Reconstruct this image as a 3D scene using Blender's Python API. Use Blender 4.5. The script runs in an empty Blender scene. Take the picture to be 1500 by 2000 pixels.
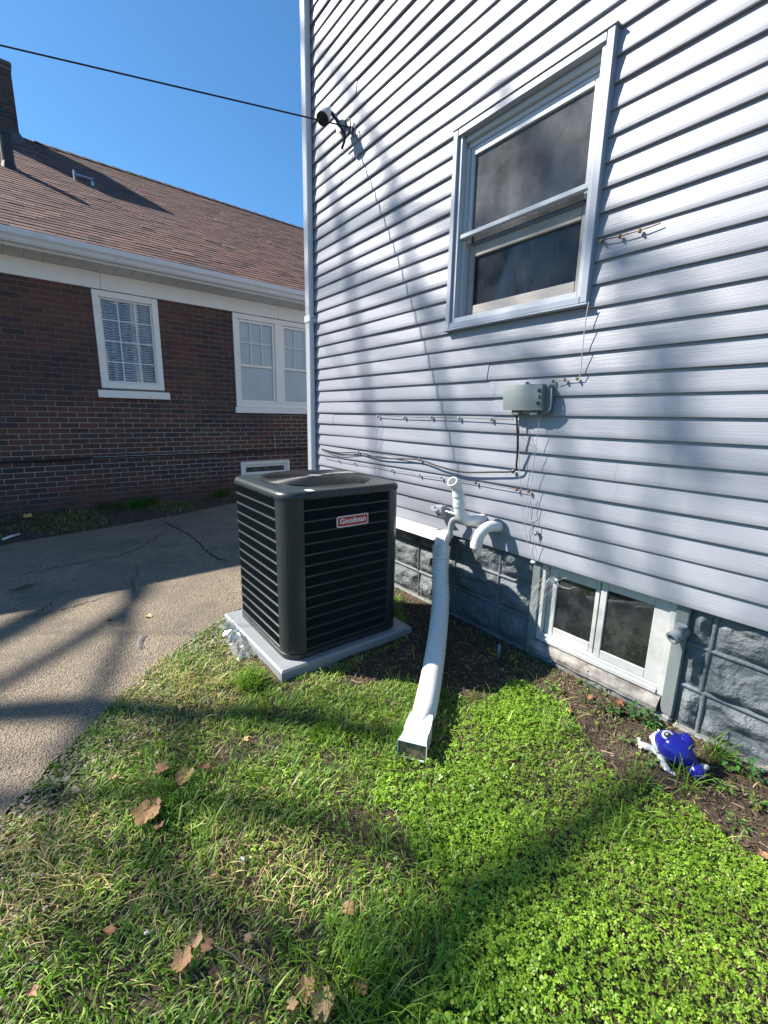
import bpy, bmesh, math, random
import numpy as np
from mathutils import Vector, Matrix, noise as mnoise
R = math.radians
PI = math.pi
rng = random.Random(7)
nrg = np.random.default_rng(7)
S = bpy.context.scene
COL = S.collection

# ------------------------------------------------------------------ camera
CAM = np.array([0, 0, 1.5]); FPX = 860.73
CX = np.array([0.60524, 0.79582, 0.01876]); CU = np.array([-0.18098, 0.11455, 0.97679]); CF = np.array([-0.77499, 0.59499, -0.21406])
CF = CF/np.linalg.norm(CF); CX = CX-CF*(CX@CF); CX /= np.linalg.norm(CX); CU = np.cross(CX, CF)
cd = bpy.data.cameras.new('camera'); cam = bpy.data.objects.new('camera', cd); COL.objects.link(cam)
cd.sensor_fit = 'VERTICAL'; cd.sensor_height = 24; cd.sensor_width = 18; cd.lens = 24*FPX/2000
cd.clip_end = 2000; cd.clip_start = .02
cam.matrix_world = Matrix([[CX[i], CU[i], -CF[i], CAM[i]] for i in range(3)]+[[0, 0, 0, 1]])
S.camera = cam
# ------------------------------------------------------------------ light
SUND = Vector((1.08, 1.0, -1.26)).normalized()          # the way sunlight travels
sd = bpy.data.lights.new('sun', 'SUN'); sun = bpy.data.objects.new('sun', sd); COL.objects.link(sun)
sd.energy = 5.0; sd.angle = R(.55); sd.color = (1, .93, .82)
sun.rotation_euler = SUND.to_track_quat('-Z', 'Y').to_euler()
W = bpy.data.worlds.new('World'); S.world = W; W.use_nodes = True
nt = W.node_tree; bg = nt.nodes['Background']
sky = nt.nodes.new('ShaderNodeTexSky'); sky.sky_type = 'NISHITA'; sky.sun_disc = False
sky.sun_elevation = math.asin(-SUND.z); sky.sun_rotation = math.atan2(-SUND.x, -SUND.y)
sky.air_density = 1.0; sky.dust_density = .3; sky.ozone_density = 3.0
tn = nt.nodes.new('ShaderNodeMix'); tn.data_type = 'RGBA'; tn.blend_type = 'MULTIPLY'; tn.inputs[0].default_value = 1; tn.inputs[7].default_value = (.53, .90, 1.10, 1)   # the deep clear blue of this sky
nt.links.new(sky.outputs[0], tn.inputs[6]); nt.links.new(tn.outputs[2], bg.inputs[0]); bg.inputs[1].default_value = .074
S.view_settings.view_transform = 'Standard'; S.view_settings.look = 'None'; S.view_settings.gamma = 1
S.view_settings.use_curve_mapping = False; S.view_settings.exposure = 1.20
S.render.engine = 'CYCLES'

# ------------------------------------------------------------------ helpers
def ray(px, py):
    d = CF*FPX+CX*(px-750)-CU*(py-1000); return d/np.linalg.norm(d)
def wy(px, py, y):                                        # point on the plane y = const of the grey house
    d = ray(px, py); return CAM+d*((y-CAM[1])/d[1])
def xp(px, py, x):
    d = ray(px, py); return CAM+d*((x-CAM[0])/d[0])
def gz(px, py, z=0.):
    d = ray(px, py); return CAM+d*((z-CAM[2])/d[2])
def srgb(r, g, b):
    return tuple(((c/255+.055)/1.055)**2.4 if c > 10 else c/255/12.92 for c in (r, g, b))

class NT:
    def __init__(s, m):
        m.use_nodes = True; s.t = m.node_tree; s.t.nodes.clear()
    def n(s, typ, ins=None, **kw):
        n = s.t.nodes.new('ShaderNode'+typ)
        for k, v in kw.items(): setattr(n, k, v)
        for k, v in (ins or {}).items(): s.set(n.inputs[k], v)
        return n
    def set(s, sock, v):
        if isinstance(v, bpy.types.NodeSocket): s.t.links.new(v, sock)
        else: sock.default_value = v
    def pos(s, scale=(1, 1, 1)):
        g = s.n('NewGeometry'); m = s.n('Mapping', {'Vector': g.outputs['Position'], 'Scale': scale}); return m.outputs[0]
    def noise(s, vec, scale, detail=4, rough=.55):
        return s.n('TexNoise', {'Vector': vec, 'Scale': scale, 'Detail': detail, 'Roughness': rough}).outputs['Fac']
    def ramp(s, fac, stops):
        r = s.n('ValToRGB', {'Fac': fac}); e = r.color_ramp.elements
        while len(e) < len(stops): e.new(.5)
        for k, (p, c) in enumerate(stops): e[k].position = p; e[k].color = (*c, 1) if len(c) == 3 else c
        return r.outputs[0]
    def mix(s, fac, a, b, mode='MIX'):
        m = s.n('Mix', data_type='RGBA', blend_type=mode); s.set(m.inputs[0], fac)
        for k, v in ((6, a), (7, b)): s.set(m.inputs[k], (*v, 1) if isinstance(v, tuple) and len(v) == 3 else v)
        return m.outputs[2]
    def math(s, op, a, b=0.):
        m = s.n('Math', operation=op); s.set(m.inputs[0], a); s.set(m.inputs[1], b); return m.outputs[0]
    def bump(s, h, dist, strength=1., prev=None):
        b = s.n('Bump', {'Height': h, 'Distance': dist, 'Strength': strength})
        if prev is not None: s.set(b.inputs['Normal'], prev)
        return b.outputs[0]
    def out(s, sh): s.t.links.new(sh, s.n('OutputMaterial').inputs[0])
    def bsdf(s, col, rough=.6, nrm=None, **kw):
        b = s.n('BsdfPrincipled'); s.set(b.inputs['Base Color'], (*col, 1) if isinstance(col, tuple) and len(col) == 3 else col)
        s.set(b.inputs['Roughness'], rough)
        if nrm is not None: s.set(b.inputs['Normal'], nrm)
        for k, v in kw.items(): s.set(b.inputs[k], v)
        return b.outputs[0]

def mk(name): return bpy.data.materials.new(name)
def mat(name, col, rough=.55, var=.12, scale=6, bump=0., bscale=80, tint=False, stretch=(1, 1, 1), dirt=None, dirt_at=(.55, .75), dscale=5, **kw):
    m = mk(name); t = NT(m); p = t.pos(stretch)
    n = t.noise(p, scale, 5)
    c = t.mix(n, tuple(x*(1-var) for x in col), tuple(min(1, x*(1+var)) for x in col))
    if tint:
        a = t.n('Attribute', attribute_name='tint'); c = t.mix(1., c, a.outputs[0], 'MULTIPLY')
    if dirt:
        dn = t.ramp(t.noise(t.pos(), dscale, 7, .65), [(dirt_at[0], (0, 0, 0)), (dirt_at[1], (1, 1, 1))])
        c = t.mix(dn, c, dirt)
    nr = t.bump(t.noise(p, bscale, 4), bump) if bump else None
    t.out(t.bsdf(c, rough, nr, **kw)); return m

M = {}
# vinyl siding with fine embossed grain running along the boards
m = mk('vinyl_siding'); t = NT(m)
g = t.noise(t.pos((2.2, 1, 90)), 2.4, 5, .6); b1 = t.noise(t.pos((.9, 1, 1.2)), 1.7, 3)
c = t.mix(b1, (.252, .265, .312), (.283, .295, .345))
c = t.mix(t.ramp(g, [(.35, (0, 0, 0)), (.7, (1, 1, 1))]), c, (.265, .28, .328))
c = t.mix(t.math('MULTIPLY', t.ramp(t.noise(t.pos((3, 1, 1)), 14, 6, .7), [(.6, (0, 0, 0)), (.8, (1, 1, 1))]), .35), c, (.27, .285, .315))
t.out(t.bsdf(c, .42, t.bump(g, .0011))); M['siding'] = m
M['white'] = mat('white_vinyl', (.86, .85, .82), .4, .05, 4, dirt=(.52, .50, .45), dirt_at=(.6, .9), dscale=3)
M['whiteclean'] = mat('white_plastic', (.68, .68, .66), .32, .04, 7, dirt=(.55, .53, .47), dirt_at=(.58, .85), dscale=9)
M['downspout'] = mat('painted_aluminium', (.56, .58, .61), .35, .06, 3, stretch=(1, 1, .2), dirt=(.45, .45, .44), dirt_at=(.6, .9), dscale=4)
M['hose'] = mat('white_flexible_plastic', (.66, .665, .655), .42, .04, 6, dirt=(.60, .55, .44), dirt_at=(.57, .85), dscale=8)
M['alu'] = mat('aluminium_frame', (.46, .49, .53), .35, .08, 5, stretch=(1, 1, 3), dirt=(.36, .36, .35), dirt_at=(.6, .9))
M['trim'] = mat('blue_grey_trim', (.31, .34, .41), .4, .06, 4)
M['oldwood'] = mat('dirty_sash_wood', (.30, .28, .27), .75, .35, 6, stretch=(1, 1, 6), bump=.002, bscale=40)
M['sill'] = mat('peeling_sill_paint', (.31, .30, .285), .8, .3, 5, stretch=(1, 4, 6), bump=.004, bscale=40, dirt=(.13, .11, .095), dirt_at=(.40, .62), dscale=13)
M['postpaint'] = mat('grey_post_paint', (.17, .195, .20), .65, .15, 6, bump=.002, bscale=60, dirt=(.16, .15, .14), dirt_at=(.6, .72), dscale=14)
M['block'] = mat('painted_block', (.112, .130, .145), .62, .35, 6, bump=.02, bscale=30, dirt=(.185, .20, .21), dirt_at=(.52, .75), dscale=9)
M['joint'] = mat('painted_joint', (.115, .137, .157), .6, .2, 9, bump=.004, bscale=60)
M['concrete'] = mat('painted_footing', (.20, .215, .225), .75, .25, 7, bump=.006, bscale=40, dirt=(.12, .10, .085), dirt_at=(.5, .7), dscale=7)
M['dark'] = mat('dark_interior', (.045, .045, .05), .9, .3, 2)
M['room'] = mat('room_wall', (.16, .15, .145), .9, .25, 1.5)
M['brick'] = mat('brick_face', (.5, .5, .5), .85, .22, 30, bump=.003, bscale=120, tint=True)
m = mk('mortar'); t = NT(m)
c = t.mix(t.noise(t.pos(), 16, 5), (.30, .27, .24), (.44, .40, .36))
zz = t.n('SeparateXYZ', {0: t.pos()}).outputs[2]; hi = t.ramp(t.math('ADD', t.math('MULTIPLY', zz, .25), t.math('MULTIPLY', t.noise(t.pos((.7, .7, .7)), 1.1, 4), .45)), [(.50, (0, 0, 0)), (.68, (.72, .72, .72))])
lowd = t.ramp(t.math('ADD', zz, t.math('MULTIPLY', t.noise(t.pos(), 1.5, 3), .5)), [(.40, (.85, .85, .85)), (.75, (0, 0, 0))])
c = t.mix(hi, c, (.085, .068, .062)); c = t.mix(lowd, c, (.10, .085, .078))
t.out(t.bsdf(c, .9)); M['mortar'] = m
M['shingle'] = mat('asphalt_shingle', (.46, .46, .46), .9, .35, 40, bump=.004, bscale=160, tint=True)
M['gutter'] = mat('gutter_white', (.66, .67, .68), .4, .06, 2, dirt=(.42, .42, .42), dirt_at=(.6, .85), dscale=2.5)
M['soffit'] = mat('soffit_vinyl', (.60, .60, .58), .5, .04, 3)
M['lead'] = mat('flashing_lead', (.11, .10, .098), .6, .3, 8)
M['blackpipe'] = mat('black_roof_vent', (.035, .033, .033), .6, .3, 8)
M['galv'] = mat('galvanised', (.45, .46, .47), .4, .15, 10, Metallic=.8)
M['acpaint'] = mat('slate_green_paint', (.024, .032, .035), .36, .12, 5, bump=.0004, bscale=260)
M['acdark'] = mat('coil_shadow_black', (.011, .013, .014), .85, .3, 8)
M['fin'] = mat('louver_fin', (.022, .028, .031), .7, .25, 20)
M['guard'] = mat('black_wire_guard', (.02, .021, .023), .3, .15, 8)
M['screw'] = mat('black_screw', (.01, .01, .012), .4, .1, 8)
M['badge'] = mat('red_badge', (.46, .035, .045), .35, .06, 20)
M['badgewhite'] = mat('badge_white', (.74, .74, .74), .35, .03, 20)
M['pad'] = mat('grey_pad', (.25, .265, .285), .6, .12, 8, bump=.001, bscale=180, dirt=(.24, .23, .22), dirt_at=(.55, .8), dscale=6)
M['boxgrey'] = mat('grey_green_plastic', (.20, .235, .235), .5, .07, 9, dirt=(.20, .23, .24), dirt_at=(.5, .7), dscale=9)
M['boxdark'] = mat('grey_plastic_shade', (.15, .17, .18), .5, .08, 9)
M['pvc'] = mat('white_pvc', (.70, .70, .685), .3, .05, 8, dirt=(.50, .46, .38), dirt_at=(.6, .85), dscale=10)
M['pvcgrey'] = mat('grey_pvc', (.36, .385, .42), .4, .08, 10, dirt=(.30, .30, .30), dirt_at=(.55, .8), dscale=16)
M['cable'] = mat('black_cable', (.010, .011, .013), .65, .1, 10)
M['wire'] = mat('grey_wire', (.38, .38, .38), .5, .1, 10)
M['wiredark'] = mat('dark_grey_wire', (.10, .10, .11), .5, .1, 10)
M['stub'] = mat('dirty_grey_stub', (.26, .29, .33), .45, .15, 12, dirt=(.16, .15, .14), dirt_at=(.5, .75), dscale=20)
M['brass'] = mat('brass_clip', (.26, .19, .08), .5, .2, 30, Metallic=.5)
M['rust'] = mat('rusty_steel', (.22, .10, .045), .8, .4, 40)
M['lens'] = mat('black_lens_face', (.010, .010, .012), .5, .1, 8)
M['toyblue'] = mat('glossy_blue_plastic', (.018, .022, .30), .16, .12, 12)
M['toywhite'] = mat('toy_white_plastic', (.60, .61, .65), .3, .05, 12, dirt=(.5, .48, .44), dirt_at=(.62, .85), dscale=40)
M['toygrey'] = mat('toy_grey_plastic', (.34, .365, .40), .4, .12, 25, dirt=(.33, .32, .30), dirt_at=(.55, .8), dscale=40)
M['leaf'] = mat('dry_leaf', (.5, .5, .5), .75, .3, 60, bump=.002, bscale=140, tint=True)
M['bark'] = mat('tree_bark', (.10, .085, .07), .9, .3, 8)
M['litter'] = mat('white_scrap', (.70, .70, .68), .6, .1, 20)
# leaf-like stuff shares one translucent material driven by its tint
def green(name, gloss=.45, trans=.35):
    m = mk(name); t = NT(m); a = t.n('Attribute', attribute_name='tint')
    b = t.bsdf(a.outputs[0], gloss); tr = t.n('BsdfTranslucent', {'Color': t.mix(1., a.outputs[0], (1.5, 1.7, .6), 'MULTIPLY')})
    mx = t.n('MixShader', {0: trans, 1: b, 2: tr.outputs[0]}); t.out(mx.outputs[0]); return m
M['grass'] = green('grass_blade', .5, .30); M['clover'] = green('clover_leaf', .42, .33); M['weed'] = green('weed_leaf', .4, .25)
# bare soil
m = mk('soil'); t = NT(m); p = t.pos()
c = t.mix(t.ramp(t.noise(p, 5, 6, .65), [(.35, (0, 0, 0)), (.65, (1, 1, 1))]), (.036, .025, .018), (.095, .068, .048))
c = t.mix(t.ramp(t.noise(p, 60, 4, .7), [(.5, (0, 0, 0)), (.7, (1, 1, 1))]), c, (.16, .115, .075))
v = t.n('TexVoronoi', {'Vector': p, 'Scale': 90}).outputs[0]
t.out(t.bsdf(c, .95, t.bump(t.noise(p, 120, 5, .7), .01, 1, t.bump(v, .006)))); M['soil'] = m
# worn driveway: pebbles showing through weathered tarmac
m = mk('driveway'); t = NT(m); p = t.pos()
v = t.n('TexVoronoi', {'Vector': p, 'Scale': 125}); v2 = t.n('TexVoronoi', {'Vector': p, 'Scale': 190})
sv = t.n('SeparateColor', {0: v.outputs['Color']}).outputs[0]
c = t.ramp(sv, [(0, (.24, .19, .132)), (.45, (.36, .285, .192)), (.8, (.45, .36, .25)), (1, (.56, .47, .345))])
c = t.mix(t.ramp(v.outputs['Distance'], [(.35, (0, 0, 0)), (.75, (1, 1, 1))]), c, (.14, .112, .084))
big = t.ramp(t.noise(p, 1.1, 6, .6), [(.38, (0, 0, 0)), (.64, (1, 1, 1))])
c = t.mix(t.math('MULTIPLY', big, .60), c, (.155, .130, .105))
c = t.mix(t.ramp(t.noise(t.pos((1, 1, 1)), 2.6, 8, .75), [(.50, (0, 0, 0)), (.68, (.85, .85, .85))]), c, (.13, .112, .094))
hh = t.math('SUBTRACT', t.noise(p, 30, 5, .7), t.math('MULTIPLY', v.outputs['Distance'], .8))
t.out(t.bsdf(c, .85, t.bump(hh, .010))); M['driveway'] = m
M['crack'] = mat('crack_dirt', (.055, .048, .042), .95, .4, 30)
M['patch'] = mat('pale_concrete_crumble', (.26, .26, .27), .9, .3, 25, bump=.006, bscale=60)
# panes: dusty glass that mirrors the sky and lets the room be seen
def glass(name, dust, dcol, dscale=5, tint=(.55, .6, .62), lo=.42, hi=.7, gcol=(.95, .97, 1)):
    m = mk(name); t = NT(m); n = t.noise(t.pos((1, 1, .8)), dscale, 7, .65)
    fr = t.n('Fresnel', {'IOR': 1.5}).outputs[0]
    tr = t.n('BsdfTransparent', {'Color': (*tint, 1)}); gl = t.n('BsdfGlossy', {'Roughness': .03, 'Color': (*gcol, 1)})
    a = t.n('MixShader', {0: fr, 1: tr.outputs[0], 2: gl.outputs[0]})
    df = t.n('BsdfDiffuse', {'Color': (*dcol, 1)})
    f = t.math('MULTIPLY', t.ramp(n, [(lo, (.25, .25, .25)), (hi, (1, 1, 1))]), dust)
    b = t.n('MixShader', {0: f, 1: a.outputs[0], 2: df.outputs[0]}); t.out(b.outputs[0]); return m
M['pane_dusty'] = glass('dusty_window_glass', .55, (.25, .255, .275), 4.5, gcol=(.5, .48, .46), lo=.3, hi=.75)
M['pane_dark'] = glass('dark_window_glass', .22, (.15, .155, .17), 5, tint=(.62, .66, .68), gcol=(.42, .40, .40))
M['pane_base'] = glass('grimy_basement_glass', .26, (.20, .22, .23), 9, (.5, .52, .5))
M['pane_far'] = glass('neighbour_glass', .04, (.4, .4, .4), 3, (.93, .97, 1))
m = mk('clear_film'); t = NT(m)
gl = t.n('BsdfGlossy', {'Roughness': .12}); tr = t.n('BsdfTransparent', {'Color': (.93, .94, .95, 1)})
df = t.n('BsdfDiffuse', {'Color': (.75, .77, .8, 1)}); a = t.n('MixShader', {0: .22, 1: tr.outputs[0], 2: gl.outputs[0]})
b = t.n('MixShader', {0: .14, 1: a.outputs[0], 2: df.outputs[0]}); t.out(b.outputs[0]); M['film'] = m
m = mk('curtain'); t = NT(m); p = t.pos()
w = t.n('TexWave', {'Vector': p, 'Scale': 9., 'Distortion': 5., 'Detail': 1., 'Detail Scale': 1.2}, bands_direction='Z').outputs['Fac']
t.out(t.bsdf(t.mix(t.ramp(w, [(.35, (0, 0, 0)), (.65, (1, 1, 1))]), (.16, .20, .26), (.50, .60, .70)), .9)); M['reflected_moire'] = m  # wavy stripes paint the moire reflected in the pane onto the cloth
M['sashwhite'] = mat('weathered_white_sash', (.46, .47, .47), .5, .12, 6, dirt=(.34, .33, .31), dirt_at=(.5, .75), dscale=9)
M['lace'] = mat('pale_curtain', (.42, .46, .44), .9, .25, 9, stretch=(4, 1, .6))
M['blind'] = mat('pale_blind', (.84, .90, .92), .6, .05, 3)
M['muntin'] = mat('muntin_white', (.66, .82, .84), .4, .03, 3)

class MB:
    """Collects faces into one mesh."""
    def __init__(s): s.v = []; s.f = []; s.mi = []; s.c = []; s.cur = 0; s.tc = (1, 1, 1)
    def add(s, vs, fs):
        o = len(s.v); s.v.extend(tuple(map(float, v)) for v in vs); s.c.extend([s.tc]*len(vs))
        s.f.extend(tuple(i+o for i in f) for f in fs); s.mi.extend([s.cur]*len(fs)); return s
    def box(s, a, b, c=0.):
        x0, y0, z0 = (min(a[i], b[i]) for i in range(3)); x1, y1, z1 = (max(a[i], b[i]) for i in range(3))
        if c <= 0:
            v = [(x0, y0, z0), (x1, y0, z0), (x1, y1, z0), (x0, y1, z0), (x0, y0, z1), (x1, y0, z1), (x1, y1, z1), (x0, y1, z1)]
            return s.add(v, [(0, 3, 2, 1), (4, 5, 6, 7), (0, 1, 5, 4), (1, 2, 6, 5), (2, 3, 7, 6), (3, 0, 4, 7)])
        c = min(c, (x1-x0)*.45, (y1-y0)*.45, (z1-z0)*.45)
        L, H = (x0, y0, z0), (x1, y1, z1); idx = {}; v = []
        for sx in (0, 1):
            for sy in (0, 1):
                for sz in (0, 1):
                    sg = (sx, sy, sz)
                    for ax in range(3):
                        p = [(H[k]-c if sg[k] else L[k]+c) if k != ax else (H[k] if sg[k] else L[k]) for k in range(3)]
                        idx[sg+(ax,)] = len(v); v.append(p)
        f = []
        def q(ids):
            P = [Vector(v[i]) for i in ids]; cen = sum(P, Vector())/len(P); mid = Vector(((x0+x1)/2, (y0+y1)/2, (z0+z1)/2))
            n = (P[1]-P[0]).cross(P[2]-P[0]); f.append(tuple(ids) if n.dot(cen-mid) > 0 else tuple(reversed(ids)))
        for ax in range(3):
            o1, o2 = [k for k in range(3) if k != ax]
            for sd_ in (0, 1):
                def key(a_, b_):
                    sg = [0, 0, 0]; sg[ax] = sd_; sg[o1] = a_; sg[o2] = b_; return tuple(sg)
                q([idx[key(*ab)+(ax,)] for ab in ((0, 0), (1, 0), (1, 1), (0, 1))])
            for a_ in (0, 1):
                for b_ in (0, 1):
                    def k2(e):
                        sg = [0, 0, 0]; sg[ax] = e; sg[o1] = a_; sg[o2] = b_; return tuple(sg)
                    q([idx[k2(0)+(o1,)], idx[k2(1)+(o1,)], idx[k2(1)+(o2,)], idx[k2(0)+(o2,)]])
        for sg in [(a_, b_, c_) for a_ in (0, 1) for b_ in (0, 1) for c_ in (0, 1)]: q([idx[sg+(k,)] for k in range(3)])
        return s.add(v, f)
    def ring_loft(s, rings, close=True, cap0=True, cap1=True):
        n = len(rings[0]); o = len(s.v); vs = [p for r in rings for p in r]; f = []
        for i in range(len(rings)-1):
            for j in range(n if close else n-1):
                k = (j+1) % n; f.append((i*n+j, i*n+k, (i+1)*n+k, (i+1)*n+j))
        if close and cap0: f.append(tuple(reversed(range(n))))
        if close and cap1: f.append(tuple((len(rings)-1)*n+j for j in range(n)))
        return s.add(vs, f)
    def tube(s, pts, r, seg=8, cap=True, shape=None, up=None):
        pts = [Vector(p) for p in pts]; rs = r if hasattr(r, '__len__') else [r]*len(pts); rings = []; prev = None
        for i, p in enumerate(pts):
            d = (pts[min(i+1, len(pts)-1)]-pts[max(i-1, 0)]).normalized()
            if prev is None:
                a = Vector(up) if up else (Vector((0, 0, 1)) if abs(d.z) < .9 else Vector((1, 0, 0)))
                u = (a-d*a.dot(d)).normalized()
            else: u = (prev-d*prev.dot(d)).normalized()
            prev = u; w = d.cross(u)
            if shape: rings.append([p+(u*a_+w*b_)*rs[i] for a_, b_ in (shape(i) if callable(shape) else shape)])
            else: rings.append([p+(u*math.cos(2*PI*k/seg)+w*math.sin(2*PI*k/seg))*rs[i] for k in range(seg)])
        return s.ring_loft(rings, True, cap, cap)
    def prism(s, poly, p0, u, v, d):
        """poly (a,b) in the frame p0 + a*u + b*v, extruded by the vector d"""
        p0, u, v, d = (Vector(q) for q in (p0, u, v, d)); A = [p0+u*a+v*b for a, b in poly]
        return s.ring_loft([A, [q+d for q in A]])
    def build(s, name, mats, parent=None, smooth=False, local=False, angle=None):
        me = bpy.data.meshes.new(name); me.from_pydata(s.v, [], s.f)
        for mm in (mats if isinstance(mats, (list, tuple)) else [mats]): me.materials.append(M[mm] if isinstance(mm, str) else mm)
        if any(s.mi): me.polygons.foreach_set('material_index', s.mi)
        if any(c != (1, 1, 1) for c in s.c):
            a = me.color_attributes.new('tint', 'FLOAT_COLOR', 'POINT'); a.data.foreach_set('color', np.array([(*c, 1) for c in s.c], np.float32).ravel())
        bm = bmesh.new(); bm.from_mesh(me); bmesh.ops.recalc_face_normals(bm, faces=bm.faces[:]); bm.to_mesh(me); bm.free()
        if smooth:
            me.polygons.foreach_set('use_smooth', [True]*len(me.polygons))
            if angle: me.set_sharp_from_angle(angle=R(angle))
        return link(name, me, parent, local)

PINV = {}
def link(name, me, parent=None, local=False):
    o = bpy.data.objects.new(name, me); COL.objects.link(o)
    if parent is not None:
        o.parent = parent
        if not local: o.matrix_parent_inverse = PINV.get(parent.name, Matrix()) 
        if not local: PINV[o.name] = PINV.get(parent.name, Matrix()) @ Matrix() if False else Matrix()
    return o
def tag(o, label=None, cat=None, group=None, kind=None):
    for k, v in (('label', label), ('category', cat), ('group', group), ('kind', kind)):
        if v: o[k] = v
    return o
def thing(name, loc, label, cat, group=None, rz=0):
    o = bpy.data.objects.new(name, None); COL.objects.link(o); o.location = loc; o.rotation_euler = (0, 0, rz); o.empty_display_size = .1
    PINV[o.name] = (Matrix.Translation(Vector(loc)) @ Matrix.Rotation(rz, 4, 'Z')).inverted()
    return tag(o, label, cat, group)
def npmesh(name, v, faces, m, col=None, smooth=False):
    """fast mesh from arrays; faces is a list of index arrays of equal width each"""
    me = bpy.data.meshes.new(name); me.vertices.add(len(v)); me.vertices.foreach_set('co', np.asarray(v, np.float32).ravel())
    li = np.concatenate([f.ravel() for f in faces]); cnt = np.concatenate([np.full(len(f), f.shape[1]) for f in faces])
    me.loops.add(len(li)); me.loops.foreach_set('vertex_index', li.astype(np.int32))
    me.polygons.add(len(cnt)); st = np.concatenate([[0], np.cumsum(cnt)[:-1]]).astype(np.int32)
    me.polygons.foreach_set('loop_start', st); me.polygons.foreach_set('loop_total', cnt.astype(np.int32))
    if smooth: me.polygons.foreach_set('use_smooth', np.ones(len(cnt), bool))
    me.update(calc_edges=True); me.materials.append(M[m] if isinstance(m, str) else m)
    if col is not None:
        a = me.color_attributes.new('tint', 'FLOAT_COLOR', 'POINT'); a.data.foreach_set('color', np.hstack([col, np.ones((len(col), 1))]).astype(np.float32).ravel())
    return me
def catmull(pts, n=8):
    P = [Vector(p) for p in pts]; P = [P[0]*2-P[1]]+P+[P[-1]*2-P[-2]]; out = []
    for i in range(1, len(P)-2):
        a, b, c, d = P[i-1:i+3]
        for k in range(n):
            u = k/n; out.append(.5*((2*b)+(c-a)*u+(2*a-5*b+4*c-d)*u*u+(3*b-a-3*c+d)*u**3))
    return out+[P[-2]]
# cheap vectorised value noise
_T = np.random.default_rng(3).random((256, 256))
def vn(x, y, f):
    x = np.asarray(x)*f+71.3; y = np.asarray(y)*f+33.7; i = np.floor(x).astype(int); j = np.floor(y).astype(int); u = x-i; w = y-j
    u = u*u*(3-2*u); w = w*w*(3-2*w); g = lambda a, b: _T[a % 256, b % 256]
    return (g(i, j)*(1-u)+g(i+1, j)*u)*(1-w)+(g(i, j+1)*(1-u)+g(i+1, j+1)*u)*w
def fbm(x, y, f, o=4): return sum(vn(x, y, f*2**k)*.5**k for k in range(o))/sum(.5**k for k in range(o))
def inpoly(x, y, poly):
    x = np.asarray(x, float); y = np.asarray(y, float); r = np.zeros(x.shape, bool); n = len(poly)
    for i in range(n):
        x0, y0 = poly[i]; x1, y1 = poly[(i+1) % n]
        if y0 == y1: continue
        r ^= ((y0 > y) != (y1 > y)) & (x < (x1-x0)*(y-y0)/(y1-y0)+x0)
    return r
def pxpoly(pp): return [tuple(gz(*q)[:2]) for q in pp]

# ------------------------------------------------------------------ ground
DRIVE_EDGE = [(-1.05, -1.3), (-1.60, -.60), (-1.936, -.294), (-2.124, -.138), (-2.377, .072), (-2.733, .369), (-2.967, .698), (-3.15, .943), (-3.30, 1.3), (-3.50, 1.9), (-3.9, 2.6), (-4.6, 3.4), (-4.75, 6), (-4.9, 14)]
DRIVE_FAR = [(-7.9, 14), (-7.55, 5), (-7.288, 2.354), (-6.85, 1.35), (-6.60, .55), (-6.331, -.528), (-6.2, -2), (-6.0, -8), (-5.6, -20), (-1., -20), (-.6, -4)]
DRIVE = DRIVE_EDGE+DRIVE_FAR
def gh(x, y):
    x = np.asarray(x, float); y = np.asarray(y, float)
    w = np.clip(1-np.hypot(x+1.5, y-.8)/6, 0, 1)
    h = (fbm(x, y, 2.2)-.5)*.05+(fbm(x+9, y, 14, 3)-.5)*.018
    d = inpoly(x, y, DRIVE)
    h = np.where(d, -.012, h*w)
    near = np.clip((y-2.2)/.2, 0, 1)*(np.abs(x+2) < 6)
    return h*(1-near)+near*.005
gx = np.unique(np.concatenate([np.linspace(-400, -12, 12), np.linspace(-12, -4, 40), np.linspace(-4, 1.2, 190), np.linspace(1.2, 12, 30), np.linspace(12, 400, 12)]))
gy = np.unique(np.concatenate([np.linspace(-400, -8, 12), np.linspace(-8, -1.2, 30), np.linspace(-1.2, 2.8, 150), np.linspace(2.8, 12, 30), np.linspace(12, 400, 12)]))
X, Y = np.meshgrid(gx, gy); Z = gh(X, Y); nx, ny = len(gx), len(gy)
ii = (np.arange(ny-1)[:, None]*nx+np.arange(nx-1)[None]).ravel()
me = npmesh('ground', np.stack([X, Y, Z], -1).reshape(-1, 3), [np.stack([ii, ii+1, ii+nx+1, ii+nx], 1)], 'soil', smooth=True)
tag(link('ground', me), 'bare brown soil of the yard under grass and clover', kind='structure')
# driveway sheet: ragged edge, gently uneven
def ragged(poly, step, amp, seed):
    out = []; r_ = random.Random(seed)
    for i in range(len(poly)):
        a = Vector(poly[i]); b = Vector(poly[(i+1) % len(poly)]); n = max(1, int((b-a).length/step)) if (b-a).length < 5 else 3
        pr_ = (b-a).normalized(); pr_ = Vector((-pr_.y, pr_.x))
        for k in range(n): out.append(a.lerp(b, k/n)+pr_*r_.uniform(-amp, amp))
    return out
bm = bmesh.new(); ring = [bm.verts.new((p.x, p.y, .008)) for p in ragged(DRIVE, .05, .014, 5)]
f = bm.faces.new(ring); bmesh.ops.triangulate(bm, faces=[f]); bmesh.ops.recalc_face_normals(bm, faces=bm.faces[:])
if bm.faces[0].normal.z < 0: bmesh.ops.reverse_faces(bm, faces=bm.faces[:])
bmesh.ops.extrude_face_region(bm, geom=[e for e in bm.edges if e.is_boundary])
me = bpy.data.meshes.new('driveway'); 
lows = [v for v in bm.verts if v.index < 0]
bm.to_mesh(me); bm.free(); me.materials.append(M['driveway'])
drive = tag(link('driveway', me), 'worn tan pebbled driveway between the two houses', kind='structure')
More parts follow.
